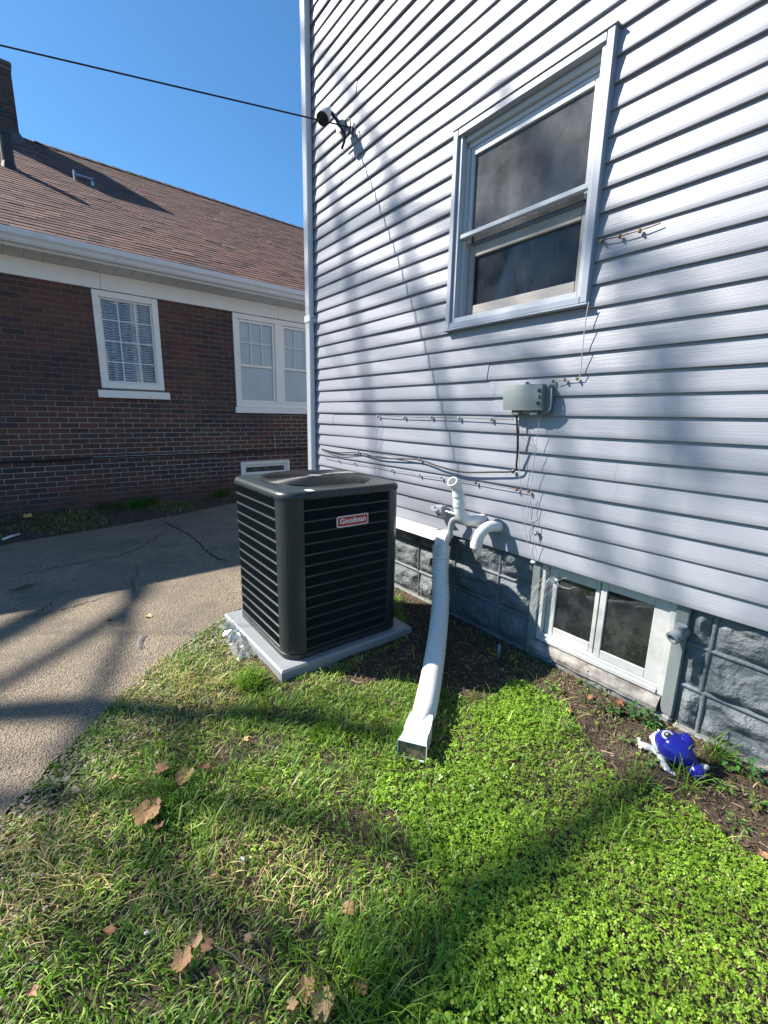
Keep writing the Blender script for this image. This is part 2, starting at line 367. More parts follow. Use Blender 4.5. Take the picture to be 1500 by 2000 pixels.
def ribbon(name, pts, w, z, m, parent, seed):
    r_ = random.Random(seed); P = catmull([(p[0], p[1], 0) for p in pts], 10); b = MB(); L = []; Rr = []
    for i, p in enumerate(P):
        d = (P[min(i+1, len(P)-1)]-P[max(0, i-1)]).normalized(); n = Vector((-d.y, d.x, 0)); ww = w*r_.uniform(.35, 1.3)*(.25+.75*min(1, min(i, len(P)-1-i)/8))
        j = n*r_.uniform(-.016, .016); q = p+j; L.append((q.x+n.x*ww, q.y+n.y*ww, z)); Rr.append((q.x-n.x*ww, q.y-n.y*ww, z))
    b.ring_loft([L, Rr], close=False); return b.build(name, m, parent)
CR = [([(300, 1012), (340, 1030), (375, 1050), (400, 1075), (425, 1092), (452, 1100)], .012), ([(330, 1033), (300, 1055), (240, 1085), (160, 1100), (60, 1120), (0, 1135)], .006),
      ([(425, 1092), (370, 1098), (300, 1103), (250, 1108)], .004), ([(0, 1218), (90, 1200), (150, 1185), (230, 1160)], .006), ([(262, 1100), (270, 1120), (258, 1140), (270, 1170)], .005),
      ([(300, 1012), (350, 1008), (400, 1004), (450, 1001)], .007), ([(120, 1160), (90, 1190), (60, 1215)], .004)]
for k, (pp, w) in enumerate(CR): ribbon('crack', [gz(*q) for q in pp], w, .013, 'crack', drive, 40+k)
# ------------------------------------------------------------------ the grey house
WALL = 2.334; X0, X1 = -4.37, 3.2; Z0 = .64; EXP = .1095
house = thing('grey_house', (X0, 2.39, 0), 'house with pale blue grey vinyl lap siding on painted stone blocks', 'house')
WX0, WX1, WZ0, WZ1 = -2.345, -1.322, 2.088, 3.270
def course(k, xa, xb, dy=0., seed=0):
    z = Z0+EXP*k; n = max(2, int((xb-xa)/.3)+1); r_ = random.Random(k*31+seed); rings = []
    prof = [(.010, .001), (-.0010, .0), (-.0035, .0012), (-.0045, .004), (-.003, .03), (.0128, .119)]
    ph = r_.uniform(0, 6)
    for i in range(n+1):
        x = xa+(xb-xa)*i/n; wv = .0019*math.sin(x*1.7+ph)+.0011*math.sin(x*4.3+2*ph); dz = .0009*math.sin(x*2.3+ph*1.3)
        rings.append([(x, WALL+dy+a+wv, z+bz+dz) for a, bz in prof])
    b = MB(); b.ring_loft(rings, close=False)
    for e in (0, -1):
        rr = rings[e]; b.add(rr, [tuple(range(len(rr)))])
    b.build('siding_panel', 'siding', house, smooth=True, angle=50)
NC = 53
for k in range(NC):
    z = Z0+EXP*k; r_ = random.Random(900+k//2)
    cuts = [X0+.01, X1]; s0 = X0+.01+r_.uniform(.3, 3.3)
    while s0 < X1-.3: cuts.insert(-1, s0+(.0 if k % 2 else .015)); s0 += 3.66
    segs = [(cuts[i], cuts[i+1]+(.025 if i < len(cuts)-2 else 0), .0007*(i % 2)) for i in range(len(cuts)-1)]
    hole = z+EXP*.4 > WZ0 and z+EXP*.6 < WZ1
    for i, (a, c, dy) in enumerate(segs):
        if not hole: course(k, a, c, dy, i); continue
        if a < WX0: course(k, a, min(c, WX0+.012), dy, i)
        if c > WX1: course(k, max(a, WX1-.012), c, dy, i+5)
TOP = Z0+EXP*NC
# shell behind the siding, with the window and basement openings left out
def cells(b, x0, x1, z0, z1, holes, y0, y1):
    xs = sorted({x0, x1, *[h[0] for h in holes], *[h[1] for h in holes]}); zs = sorted({z0, z1, *[h[2] for h in holes], *[h[3] for h in holes]})
    for i in range(len(xs)-1):
        for j in range(len(zs)-1):
            cx, cz = (xs[i]+xs[i+1])/2, (zs[j]+zs[j+1])/2
            if any(h[0] < cx < h[1] and h[2] < cz < h[3] for h in holes): continue
            b.box((xs[i], y0, zs[j]), (xs[i+1], y1, zs[j+1]))
b = MB(); cells(b, X0+.03, X1, .645, TOP, [(WX0+.02, WX1-.02, WZ0+.02, WZ1-.02)], 2.352, 2.42)
b.box((X0+.02, 2.43, .60), (X0+.09, 10.5, TOP)); b.box((X0+.1, 10.4, -.2), (X1, 10.5, TOP)); b.box((X1+.002, 2.34, -.2), (X1+.08, 10.5, TOP))
b.build('wall', 'siding', house)
b = MB(); ov = .3; rz_ = TOP+2.2; my = 6.4
b.add([(X0-ov, 2.34-ov, TOP-.1), (X1+ov, 2.34-ov, TOP-.1), (X1+ov, my, rz_), (X0-ov, my, rz_), (X0-ov, 10.8, TOP-.1), (X1+ov, 10.8, TOP-.1)], [(0, 1, 2, 3), (3, 2, 5, 4), (0, 3, 4), (1, 5, 2), (0, 4, 5, 1)])
b.build('roof', 'shingle', house)
b = MB(); b.box((X0-.006, 2.322, .63), (X0+.055, 2.40, TOP), .006); b.build('corner_trim', 'white', house)
# foundation of rock faced blocks with raised beads between them
ROWS = [(.012, .222), (.226, .440), (.446, .66)]
BW = (-1.525, -.655)
def rock(x0, x1, z0, z1, seed):
    nx_, nz_ = max(6, int((x1-x0)/.018)), 13; v = []; ox = seed*3.17
    for j in range(nz_+1):
        for i in range(nx_+1):
            u, w = i/nx_, j/nz_; x, z = x0+(x1-x0)*u, z0+(z1-z0)*w
            e = min(min(u, 1-u)*(x1-x0), min(w, 1-w)*(z1-z0)); k = min(1, max(0, (e-.012)/.035)); k = k*k*(3-2*k)
            n = mnoise.fractal(Vector((x*5+ox, z*7, ox)), 1., 2.1, 4); rd = 1-abs(mnoise.fractal(Vector((x*4.5+ox, z*9+ox, 3.3)), .9, 2., 3))*2
            h = k*(.018+.030*max(-.6, n)+.020*rd)+.002*n+k*.003*mnoise.noise(Vector((x*60, z*60, ox)))
            v.append((x, 2.388-h, z))
    f = [(j*(nx_+1)+i, j*(nx_+1)+i+1, (j+1)*(nx_+1)+i+1, (j+1)*(nx_+1)+i) for j in range(nz_) for i in range(nx_)]
    b = MB(); b.add(v, f); b.build('stone_block', 'block', house, smooth=True, angle=55)
def bead(x0, x1, z, vertical=False, h=None):
    b = MB(); sh = [(-.012, .004), (-.007, -.004), (0, -.0075), (.007, -.004), (.012, .004)]; r_ = random.Random(int(abs(x0)*999+z*77)); rings = []
    n = max(2, int(abs((h if vertical else x1-x0))/.08))
    for i in range(n+1):
        w = i/n; j = r_.uniform(-.0016, .0016)
        if vertical: rings.append([(x0+a+j, 2.383+c, z+h*w) for a, c in sh])
        else: rings.append([(x0+(x1-x0)*w, 2.383+c, z+a+j) for a, c in sh])
    b.ring_loft(rings, close=False); b.build('mortar_joint', 'joint', house, smooth=True)
seed = 0
for ri, (za, zb) in enumerate(ROWS):
    off = {0: -.551, 1: -.78, 2: -.557}[ri]; xs = [off+.41*k for k in range(-12, 10)]
    if ri == 1: xs = [-1.794+.41*k for k in range(-9, 13)]
    for i in range(len(xs)-1):
        a, c = max(xs[i], X0+.03), min(xs[i+1], X1)
        for lo, hi in ((a, min(c, BW[0])), (max(a, BW[1]), c)):
            if hi-lo > .03: seed += 1; rock(lo, hi, za, zb, seed)
        if X0 < xs[i] < X1 and not BW[0]-.01 < xs[i] < BW[1]+.01: bead(xs[i], xs[i], za, True, zb-za)
    for lo, hi in ((X0+.03, BW[0]), (BW[1], X1)):
        if ri: bead(lo, hi, za-.003)
b = MB(); b.box((X0+.02, 2.35, -.25), (BW[0], 2.42, .010), .012); b.box((BW[1], 2.345, -.25), (X1, 2.42, .010), .012); b.box((BW[0]+.002, 2.352, -.25), (BW[1]-.002, 2.46, .034), .012)
b.build('footing', 'concrete', house)
b = MB(); cells(b, X0+.03, X1, -.2, .642, [(BW[0], BW[1], -.2, .642)], 2.392, 2.46); b.build('foundation_core', 'joint', house)

# upper window: aluminium storm frame in a blue grey casing
win = MB(); x0, x1, z0, z1 = WX0, WX1, WZ0, WZ1; yf = 2.300
win.box((x0, yf, z0+.001), (x0+.040, 2.36, z1-.001), .004); win.box((x1-.040, yf, z0+.001), (x1, 2.36, z1-.001), .004)
win.box((x0+.0405, yf+.002, z1-.040), (x1-.0405, 2.36, z1), .004); win.box((x0+.0405, yf+.001, z0), (x1-.0405, 2.36, z0+.036), .004)
win.box((x0-.012, yf-.006, z0-.012), (x1+.006, 2.34, z0-.001), .003); win.box((x0-.008, yf-.005, z1+.0005), (x1+.008, 2.338, z1+.010), .003)
window = win.build('window', 'trim', house)
fx0, fx1, fz0, fz1 = x0+.041, x1-.041, z0+.037, z1-.041
b = MB(); fy = 2.318
b.box((fx0, fy, fz0), (fx0+.026, fy+.05, fz1), .003); b.box((fx1-.026, fy-.003, fz0), (fx1, fy+.05, fz1), .003)
b.box((fx0+.0265, fy+.001, fz0), (fx1-.0265, fy+.05, fz0+.030), .003)
b.box((fx0+.0265, fy+.028, fz1-.030), (fx1-.0265, fy+.09, fz1), .003)
b.box((fx0+.0265, fy+.052, fz1-.060), (fx1-.0265, fy+.10, fz1-.031), .003)
b.box((fx0+.0265, fy+.012, 2.640), (fx1-.0265, fy+.040, 2.668), .004)
b.box((fx0+.0265, fy+.042, fz0), (fx0+.050, fy+.09, fz1-.061), .002); b.box((fx1-.050, fy+.042, fz0), (fx1-.0265, fy+.09, fz1-.061), .002)
b.build('storm_frame', 'alu', window)
ax0, ax1 = fx0+.051, fx1-.051
b = MB(); y_ = fy+.058
for bx in (((ax0, 2.62), (ax0+.03, fz1-.062)), ((ax1-.03, 2.62), (ax1, fz1-.062)), ((ax0+.031, fz1-.11), (ax1-.031, fz1-.062))): b.box((bx[0][0], y_, bx[0][1]), (bx[1][0], y_+.035, bx[1][1]), .003)
b.build('upper_sash', 'alu', window)
b = MB(); y_ = fy+.085
for bx in (((ax0, fz0+.03), (ax0+.045, 2.62)), ((ax1-.045, fz0+.03), (ax1, 2.62)), ((ax0+.046, fz0+.03), (ax1-.046, fz0+.11)), ((ax0+.046, 2.535), (ax1-.046, 2.625))): b.box((bx[0][0], y_, bx[0][1]), (bx[1][0], y_+.04, bx[1][1]), .003)
b.build('lower_sash', 'oldwood', window)
b = MB(); b.box((ax0+.031, fy+.073, 2.60), (ax1-.031, fy+.076, fz1-.111)); tag(b.build('pane', 'pane_dusty', window), 'cloudy upper pane')
b = MB(); b.box((ax0+.046, fy+.103, fz0+.111), (ax1-.046, fy+.106, 2.534)); tag(b.build('pane', 'pane_dark', window), 'dark lower pane')
b = MB(); n = 26
for (ca, cb, za, zb, yy) in ((x0+.48, x0+.66, 2.36, 2.62, 2.53), (x0+.20, x0+.30, 2.17, 2.40, 2.54), (x0+.80, x0+.9, 2.17, 2.62, 2.55)):
    b.ring_loft([[(ca+(cb-ca)*i/n+(.03*(1-u)*math.sin(i*.3)), yy+.014*math.sin(i*1.3), za+(zb-za)*u+(.06*math.sin(i/n*PI) if u == 0 else 0)*-1) for i in range(n+1)] for u in (0, .5, 1)], close=False)
b.build('curtain', 'lace', window, smooth=True)
b = MB(); a = (x0+.03, 2.425, z0+.03); c = (x1-.03, 3.2, z1-.03)
for f0, f1 in (((a[0]-.6, c[1], a[2]-.8), (c[0]+.6, c[1]+.02, c[2]+.6)), ((a[0]-.62, a[1], a[2]-.8), (a[0]-.6, c[1], c[2]+.6)), ((c[0]+.6, a[1], a[2]-.8), (c[0]+.62, c[1], c[2]+.6)), ((a[0]-.6, a[1], a[2]-.82), (c[0]+.6, c[1], a[2]-.8)), ((a[0]-.6, a[1], c[2]+.6), (c[0]+.6, c[1], c[2]+.62))): b.box(f0, f1)
b.build('room', 'room', house)

# basement window
bwx0, bwx1 = -1.462, -.722
b = MB(); yb = 2.372
b.box((BW[0]+.002, yb-.006, .036), (bwx0-.006, 2.45, .655), .004); b.build('window_post', 'postpaint', house); b = MB(); b.box((bwx1+.006, yb-.012, .036), (BW[1]-.002, 2.45, .655), .005)
b.build('window_post', 'postpaint', house)
b = MB(); r_ = random.Random(5); n = 14; rings = []
for i in range(n+1):
    x = BW[0]+.03+(BW[1]-BW[0]-.10)*i/n; j = r_.uniform(-.004, .004)
    rings.append([(x, 2.338+j, .040), (x, 2.336+j, .066+j*.4), (x, 2.372, .106+j*.3), (x, 2.44, .112), (x, 2.44, .040)])
b.ring_loft(rings); b.build('window_sill', 'sill', house)
fr = MB(); yq = 2.378
fr.box((bwx0-.005, yq, .114), (bwx0+.026, 2.46, .640), .003); fr.box((bwx1-.024, yq, .114), (bwx1+.005, 2.46, .640), .003)
fr.box((bwx0+.0265, yq+.001, .612), (bwx1-.0245, 2.46, .640), .003); fr.box((bwx0+.0265, yq-.006, .114), (bwx1-.0245, 2.46, .142), .004); fr.box((bwx0+.0265, yq+.008, .1425), (bwx1-.0245, 2.46, .160), .003)
bwin = fr.build('basement_window', 'sashwhite', house)
def sash(xa, xb, za, zb, y, w, nm, wb=None, wr=None):
    s_ = MB(); wb = wb or w; wr = wr or w
    s_.box((xa, y, za), (xa+w, y+.022, zb), .003); s_.box((xb-wr, y, za), (xb, y+.022, zb), .003)
    s_.box((xa+w+.0005, y+.001, za), (xb-wr-.0005, y+.022, za+wb), .003); s_.box((xa+w+.0005, y+.001, zb-w), (xb-wr-.0005, y+.022, zb), .003)
    o = s_.build(nm, 'sashwhite', bwin); g_ = MB(); g_.box((xa+w-.002, y+.010, za+wb-.002), (xb-wr+.002, y+.013, zb-w+.002)); g_.build('pane', 'pane_base', bwin)
sash(bwx0+.0275, -1.113, .161, .611, yq+.034, .060, 'sliding_sash', .055, .025)
sash(-1.098, bwx1-.025, .161, .611, yq+.012, .036, 'sliding_sash', .050, .075)
b = MB(); y_ = 2.47
for f0, f1 in (((-2.0, 3.3, -.6), (-.2, 3.32, 1.2)), ((-2.02, y_, -.6), (-2.0, 3.3, 1.2)), ((-.2, y_, -.6), (-.18, 3.3, 1.2)), ((-2., y_, -.62), (-.2, 3.3, -.6)), ((-2., y_, 1.2), (-.2, 3.3, 1.22))): b.box(f0, f1)
b.build('basement_room', 'dark', house)
b = MB()
for k in range(9):
    u = k/8*PI*2; 
b.tube([(-.85, 2.46, .21), (-.80, 2.47, .215), (-.75, 2.46, .21)], [.02, .035, .02], 8); b.build('insulation_scrap', 'lace', bwin)
b = MB(); r_ = random.Random(8)                                # old cobweb hanging at the corner
for k in range(26):
    p = Vector((-1.45+r_.uniform(0, .11), 2.366, .545+r_.uniform(-.02, .03))); q = Vector((-1.50+r_.uniform(-.02, .03), 2.362, .33+r_.uniform(-.09, .12))) if k < 16 else p+Vector((r_.uniform(-.05, .12), 0, r_.uniform(-.05, .04)))
    mid = (p+q)/2+Vector((r_.uniform(-.02, .02), -.006, -.015)); b.tube(catmull([p, mid, q], 4), .00045, 3, False)
b.build('cobweb', 'litter', bwin)

# ------------------------------------------------------------------ neighbour house
BD = Vector((-.0540, .99854, 0)).normalized(); ang = math.atan2(BD.y, BD.x)
nb = thing('brick_house', (-7.98, 1, 0), 'dark brown brick house with shingle roof across the driveway', 'house', None, ang)
T0, T1 = -4.4, 9.2
W1 = (-.225, .640, 1.825, 3.185); W2 = (1.825, 3.62, 1.60, 3.185); W3 = (1.845, 2.845, .30, .60)
EAVE_Y, EAVE_Z, SL = -.52, 3.60, 7/12; RY = 5.75
b = MB(); cells(b, T0, T1, -.4, 3.46, [W1, W2, W3], .007, .12)
b.box((T0, .12, -.4), (T0+.1, 11.4, 3.46)); b.box((T1-.1, .12, -.4), (T1, 11.4, 3.46)); b.box((T0, 11.3, -.4), (T1, 11.4, 3.46))
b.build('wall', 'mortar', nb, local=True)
def in_holes(a, c, z0, z1): return [h for h in (W1, W2, W3) if c > h[0] and a < h[1] and z1 > h[2]+.01 and z0 < h[3]-.01]
BRICKC = [(.060, .032, .028), (.075, .036, .030), (.050, .030, .030), (.040, .028, .030), (.080, .040, .032), (.066, .040, .034), (.034, .026, .030), (.090, .042, .031), (.055, .036, .034), (.085, .040, .032)]
bricks = []
for r in range(43):
    z = -.06+r*.0764; z1 = z+.0655; tt = T0-(.117 if r % 2 else 0)+rng.uniform(-.01, .01)
    while tt < T1:
        a, c = max(tt, T0), min(tt+.2205, T1); tt += .2325
        if c-a < .03: continue
        hs = in_holes(a, c, z, z1); parts = [(a, c)]
        for h in hs:
            parts = [q for p in parts for q in ((p[0], min(p[1], h[0]-.004)), (max(p[0], h[1]+.004), p[1])) if q[1]-q[0] > .02]
        for a_, c_ in parts: bricks.append((a_, c_, z, min(z1, 3.20)))
NBM = Matrix.Translation((-7.98, 1, 0)) @ Matrix.Rotation(ang, 4, 'Z')
def px_of(p):
    d = np.array(NBM @ Vector(p))-CAM; zz = d@CF; return 750+FPX*(d@CX)/zz, 1000-FPX*(d@CU)/zz, zz
def shown(t_, y, z):
    x_, y_, zz = px_of((t_, y, z)); return zz > 0 and -30 < x_ < 605 and -20 < y_ < 1010 and not (x_ > 450 and y_ > 940)
vis = [(px_of(((q[0]+q[1])/2, 0, (q[2]+q[3])/2))[2], q) for q in bricks if shown((q[0]+q[1])/2, 0, (q[2]+q[3])/2) and q[1]-q[0] > .2 and q[3]-q[2] > .06]
vis.sort(); pick = {q for _, q in vis[:292]}
bmesh_var = []
for k, c in enumerate(BRICKC):
    b = MB(); b.tc = tuple(x*2.8 for x in c); b.box((-.11, -.002, -.0327), (.11, .05, .0327), .004); o = b.build('brick', 'brick', nb, local=True); bmesh_var.append(o.data); COL.objects.unlink(o); bpy.data.objects.remove(o)
def bcol(t_, z):
    v = mnoise.noise(Vector((t_*.9, z*1.3, 5))); return rng.choice([3, 6, 2, 0, 8] if v < -.08 else [0, 1, 4, 5, 9, 8, 0, 2, 3] if v < .25 else [1, 4, 7, 9, 5, 0, 2])
rest = MB()
for q in bricks:
    k = bcol(q[0], q[2])
    if q in pick:
        o = link('brick', bmesh_var[k], nb, local=True); o.location = ((q[0]+q[1])/2, rng.uniform(-.0015, .003), (q[2]+q[3])/2+rng.uniform(-.001, .001)); o.scale = ((q[1]-q[0])/.22, 1, 1); o.rotation_euler = (0, rng.uniform(-.006, .006), 0)
    else:
        rest.tc = tuple(x*2.8*rng.uniform(.85, 1.15) for x in BRICKC[k]); d = rng.uniform(-.0015, .003); rest.box((q[0], d, q[2]), (q[1], .05, q[3]), .004)
tag(rest.build('brick_courses', 'brick', nb, local=True), kind='stuff')
# frieze boards, soffit, gutter
tf = [T0, -.80+.7, 2.69, 5.6, T1]
for i in range(len(tf)-1):
    b = MB(); b.box((tf[i]+.0015, -.024, 3.196), (tf[i+1]-.0015, .006, 3.418), .004); b.build('frieze_board', 'white', nb, local=True)
b = MB(); b.box((-.1, -.47, 3.420), (.1, .005, 3.432), .004); sp = b.build('soffit_panel', 'soffit', nb, local=True); tt = T0+.1
sp.location.x = tt
while tt < T1-.15:
    tt += .203; o = sp.copy(); COL.objects.link(o); o.location = (tt, 0, rng.uniform(-.001, .001))
b = MB(); prof = [(-.462, 3.432), (-.462, 3.60), (-.474, 3.60), (-.476, 3.470), (-.510, 3.468), (-.530, 3.485), (-.545, 3.520), (-.572, 3.545), (-.574, 3.590), (-.566, 3.602), (-.580, 3.606), (-.590, 3.596), (-.588, 3.538), (-.562, 3.512), (-.548, 3.476), (-.530, 3.455), (-.470, 3.452)]
b.ring_loft([[(t_, y, z) for y, z in prof] for t_ in (T0-.2, T1+.2)]); b.build('gutter', 'gutter', nb, local=True)
# roof
roof = MB(); zt = EAVE_Z-.02
prev = [(EAVE_Y, zt), (RY, zt+SL*(RY-EAVE_Y)), (2*RY-EAVE_Y, zt)]
roof.ring_loft([[(t_, y, z-o_) for o_, row in ((0, prev), (.1, prev[::-1])) for y, z in row] for t_ in (T0-.3, T1+.3)])
roof.tc = (.2, .12, .1); roof = roof.build('roof', 'shingle', nb, local=True)
SLn = math.atan(SL); cs, sn = math.cos(SLn), math.sin(SLn)
SHC = [(.165, .084, .066), (.185, .094, .073), (.14, .073, .058), (.205, .108, .083), (.11, .058, .048), (.225, .12, .092), (.15, .08, .064), (.075, .043, .038)]
def shmesh(w, th): return [(-w/2, 0, 0), (w/2, 0, 0), (w/2, .30, -.002), (-w/2, .30, -.002), (-w/2, 0, th), (w/2, 0, th), (w/2, .30, th-.006), (-w/2, .30, th-.006)], [(0, 3, 2, 1), (4, 5, 6, 7), (0, 1, 5, 4), (1, 2, 6, 5), (2, 3, 7, 6), (3, 0, 4, 7)]
shv = []
for k, c in enumerate(SHC):
    b = MB(); b.tc = tuple(x*2 for x in c); b.add(*shmesh(.30, .012)); o = b.build('shingle', 'shingle', nb, local=True); shv.append(o.data); COL.objects.unlink(o); bpy.data.objects.remove(o)
tabs = []; course_h = .142; ncr = int((RY-EAVE_Y)/cs/course_h)
for r in range(ncr+1):
    d = -.02+r*course_h; tt = T0-.3-rng.uniform(0, .3)
    while tt < T1+.3:
        w = rng.choice([.16, .21, .26, .30, .33]); tabs.append((tt+w/2, d+rng.choice([0, 0, .006, -.006]), w)); tt += w+.003
def rpt(t_, d, h=0): return (t_, EAVE_Y+d*cs-h*sn, EAVE_Z+d*sn+h*cs-.018)
vis = []
for q in tabs:
    p = rpt(q[0], q[1]+.07)
    if shown(*p): vis.append((px_of(p)[2], q))
vis.sort(); pick = {q for _, q in vis[:290]}; rest = MB(); rm = Matrix.Rotation(SLn, 4, 'X')
for q in tabs:
    lift = .004+rng.uniform(0, .003)+.010*max(0, mnoise.noise(Vector((q[0]*1.4, q[1]*2.2, 1))))*rng.random(); p = rpt(q[0], q[1], lift); k = rng.choices(range(8), [5, 5, 5, 3, 2, 2, 4, 2])[0]
    if q in pick:
        o = link('shingle', shv[k], roof, local=True); o.location = p; o.rotation_euler = (SLn-.030+rng.uniform(-.005, .004), 0, rng.uniform(-.006, .006)); o.scale = (q[2]/.30, 1, 1)
    else:
        vs, fs = shmesh(q[2], .013); rest.tc = tuple(x*2*rng.uniform(.9, 1.1) for x in SHC[k]); mm = Matrix.Translation(p) @ Matrix.Rotation(SLn-.030, 4, 'X'); rest.add([mm @ Vector(v) for v in vs], fs)
tag(rest.build('shingle_courses', 'shingle', roof, local=True), kind='stuff')
b = MB(); b.tc = (.13, .09, .08); rz0 = EAVE_Z+SL*(RY-EAVE_Y); tt = -.1
while tt < T1+.3:
    b.ring_loft([[(tt+o_, RY+y, rz0+z+e) for y, z in ((-.16, -.085), (0, .012), (.16, -.085))] for o_, e in ((0, .022), (.34, .006))], close=False); tt += .30
b.build('ridge_cap', 'shingle', roof, local=True)
# chimney with its own bricks
ct0, ct1, cy0, cy1 = -1.50, -.40, 5.25, 6.15; zb = EAVE_Z+SL*(cy0-EAVE_Y)-.1
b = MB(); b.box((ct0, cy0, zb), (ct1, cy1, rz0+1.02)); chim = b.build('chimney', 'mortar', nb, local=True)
r = 0; z = zb+.18
while z < rz0+1.0:
    for face in (0, 1, 2):
        L = (ct1-ct0) if face != 1 else (cy1-cy0); s_ = -(.11 if r % 2 else 0)
        while s_ < L:
            a, c = max(0, s_), min(L, s_+.215); s_ += .228
            if c-a < .03: continue
            wd = c-a; k = rng.choice([0, 1, 3, 6, 2, 8, 5])
            if face == 0: loc, rz = (ct0+(a+c)/2, cy0-.006, z), 0
            elif face == 1: loc, rz = (ct1+.006, cy0+(a+c)/2, z), PI/2
            else: continue
            o = link('brick', bmesh_var[k], chim, local=True); o.location = loc; o.rotation_euler = (0, 0, rz); o.scale = (wd/.22, 1, 1)
    z += .0764; r += 1
b = MB(); b.box((ct0-.05, cy0-.05, rz0+1.02), (ct1+.03, cy1+.05, rz0+1.10), .02); b.build('chimney_cap', 'lead', chim, local=True)
b = MB(); b.tube([(ct1-.48, 5.7, rz0+1.10), (ct1-.48, 5.7, rz0+1.34)], .10, 14); b.tube([(ct1-.48, 5.7, rz0+1.34), (ct1-.48, 5.7, rz0+1.40)], [.15, .05], 14); b.build('flue_pipe', 'galv', chim, local=True)
b = MB(); hh = .16
b.ring_loft([[(ct0-.10, cy0-.12, zb+.02), (ct1+.10, cy0-.12, zb+.02), (ct1+.10, RY, rz0+.02), (ct1+.012, RY, rz0+.14), (ct1+.012, cy0-.012, zb+.24), (ct0, cy0-.012, zb+.24)]]*1+[[(ct0-.10, cy0-.10, zb-.06), (ct1+.10, cy0-.10, zb-.06), (ct1+.10, RY, rz0-.06), (ct1-.02, RY, rz0+.2), (ct1-.02, cy0+.03, zb+.3), (ct0, cy0+.03, zb+.3)]])
b.build('flashing', 'lead', chim, local=True)
def on_roof(px, py):
    d = ray(px, py); rn = NBM.to_3x3() @ Vector((0, -SL, 1)); o_ = NBM @ Vector((0, EAVE_Y, EAVE_Z)); k = (np.array(o_)-CAM)@np.array(rn)/(d@np.array(rn))
    return NBM.inverted() @ Vector(CAM+d*k)
p = on_roof(18, 326); b = MB(); b.tube([p-Vector((0, 0, .1)), p+Vector((0, 0, .50))], .085, 14); b.tube([p+Vector((0, 0, .46)), p+Vector((0, 0, .52))], .092, 14, ); b.build('vent_pipe', 'blackpipe', roof, local=True)
b = MB(); b.tube([p+Vector((0, 0, -.06)), p+Vector((0, 0, .06))], [.12, .09], 14); b.build('pipe_boot', 'blackpipe', roof, local=True)
p = on_roof(147, 352); b = MB(); b.box(p+Vector((-.02, -.02, -.03)), p+Vector((.01, .05, .17)), .006); b.box(p+Vector((.012, -.03, .07)), p+Vector((.30, .06, .12)), .02); b.box(p+Vector((.25, -.03, -.05)), p+Vector((.30, .06, .069)), .01); b.build('roof_bracket', 'galv', roof, local=True)
# windows of the brick house
def frame(rect, w, y0, y1, name, parent, m='white', skip=()):
    a, c, z0, z1 = rect; b = MB()
    b.box((a, y0, z0), (a+w, y1, z1), .005); b.box((c-w, y0, z0), (c, y1, z1), .005); b.box((a+w+.0005, y0+.002, z0), (c-w-.0005, y1, z0+w), .005); b.box((a+w+.0005, y0+.002, z1-w), (c-w-.0005, y1, z1), .005)
    return b.build(name, m, parent, local=True)
def bars(rect, nc, nr_, y, parent, w=.016):
    a, c, z0, z1 = rect; b = MB()
    for i in range(1, nc): x = a+(c-a)*i/nc; b.box((x-w/2, y, z0), (x+w/2, y+.006, z1))
    for j in range(1, nr_): z = z0+(z1-z0)*j/nr_; b.box((a, y-.001, z-w/2), (c, y+.005, z+w/2))
    b.build('muntin', 'muntin', parent, local=True)
M['pane_low'] = glass('neighbour_low_glass', .5, (.30, .32, .32), 6, (.7, .74, .75))
def pane(rect, y, parent, gm='pane_far'): a, c, z0, z1 = rect; b = MB(); b.box((a, y, z0), (c, y+.004, z1)); b.build('pane', gm, parent, local=True)
w1 = frame(W1, .085, -.018, .11, 'window', nb); g1 = (-.138, .553, 1.915, 3.095)
frame((g1[0]-.002, g1[1]+.002, g1[2]-.002, g1[3]+.002), .022, .018, .06, 'sash', w1); pane(g1, .040, w1); bars(g1, 3, 4, .030, w1)
b = MB(); n = 40
b.ring_loft([[(g1[0]-.05+(g1[1]-g1[0]+.1)*i/n, .078+.014*math.sin(i*1.1), z) for i in range(n+1)] for z in (1.85, 3.15)], close=False); b.build('curtain', 'reflected_moire', w1, smooth=True, local=True)
b = MB(); b.box((-.285, -.055, 1.682), (.705, .006, 1.792), .006); b.build('window_sill', 'white', nb, local=True)
w2 = frame(W2, .085, -.018, .11, 'window', nb)
b = MB(); b.box((2.615, -.016, 1.686), (2.775, .11, 3.099), .005); b.build('mullion', 'white', w2, local=True)
for a, c in ((1.912, 2.613), (2.777, 3.533)):
    up = (a+.03, c-.03, 2.365, 3.08); lo = (a+.03, c-.03, 1.72, 2.30)
    frame((a, c, 2.31, 3.098), .040, .016, .06, 'sash', w2); frame((a, c, 1.687, 2.345), .040, .034, .075, 'sash', w2)
    pane(up, .040, w2); pane(lo, .056, w2); bars(up, 3, 2, .030, w2)
    b = MB(); z = 1.70
    while z < 3.09: b.add([(a+.01, .066, z), (c-.01, .066, z), (c-.01, .078, z+.026), (a+.01, .078, z+.026)], [(0, 1, 2, 3)]); b.add([(a+.01, .080, z), (c-.01, .080, z), (c-.01, .080, z+.04), (a+.01, .080, z+.04)], [(0, 1, 2, 3)]); z += .028
    tag(b.build('blind', 'blind', w2, local=True), 'closed slat blind')
b = MB(); b.box((1.79, -.055, 1.496), (3.70, .006, 1.598), .006); b.build('window_sill', 'white', nb, local=True)
w3 = frame(W3, .055, -.014, .11, 'basement_window', nb); frame((W3[0]+.056, W3[1]-.056, W3[2]+.056, W3[3]-.056), .045, .012, .09, 'sash', w3); pane((1.95, 2.74, .40, .50), .05, w3, 'pane_low')
b = MB()
for h in (W1, W2, W3): b.box((h[0]-.05, .16, h[2]-.05), (h[1]+.05, .18, h[3]+.05))
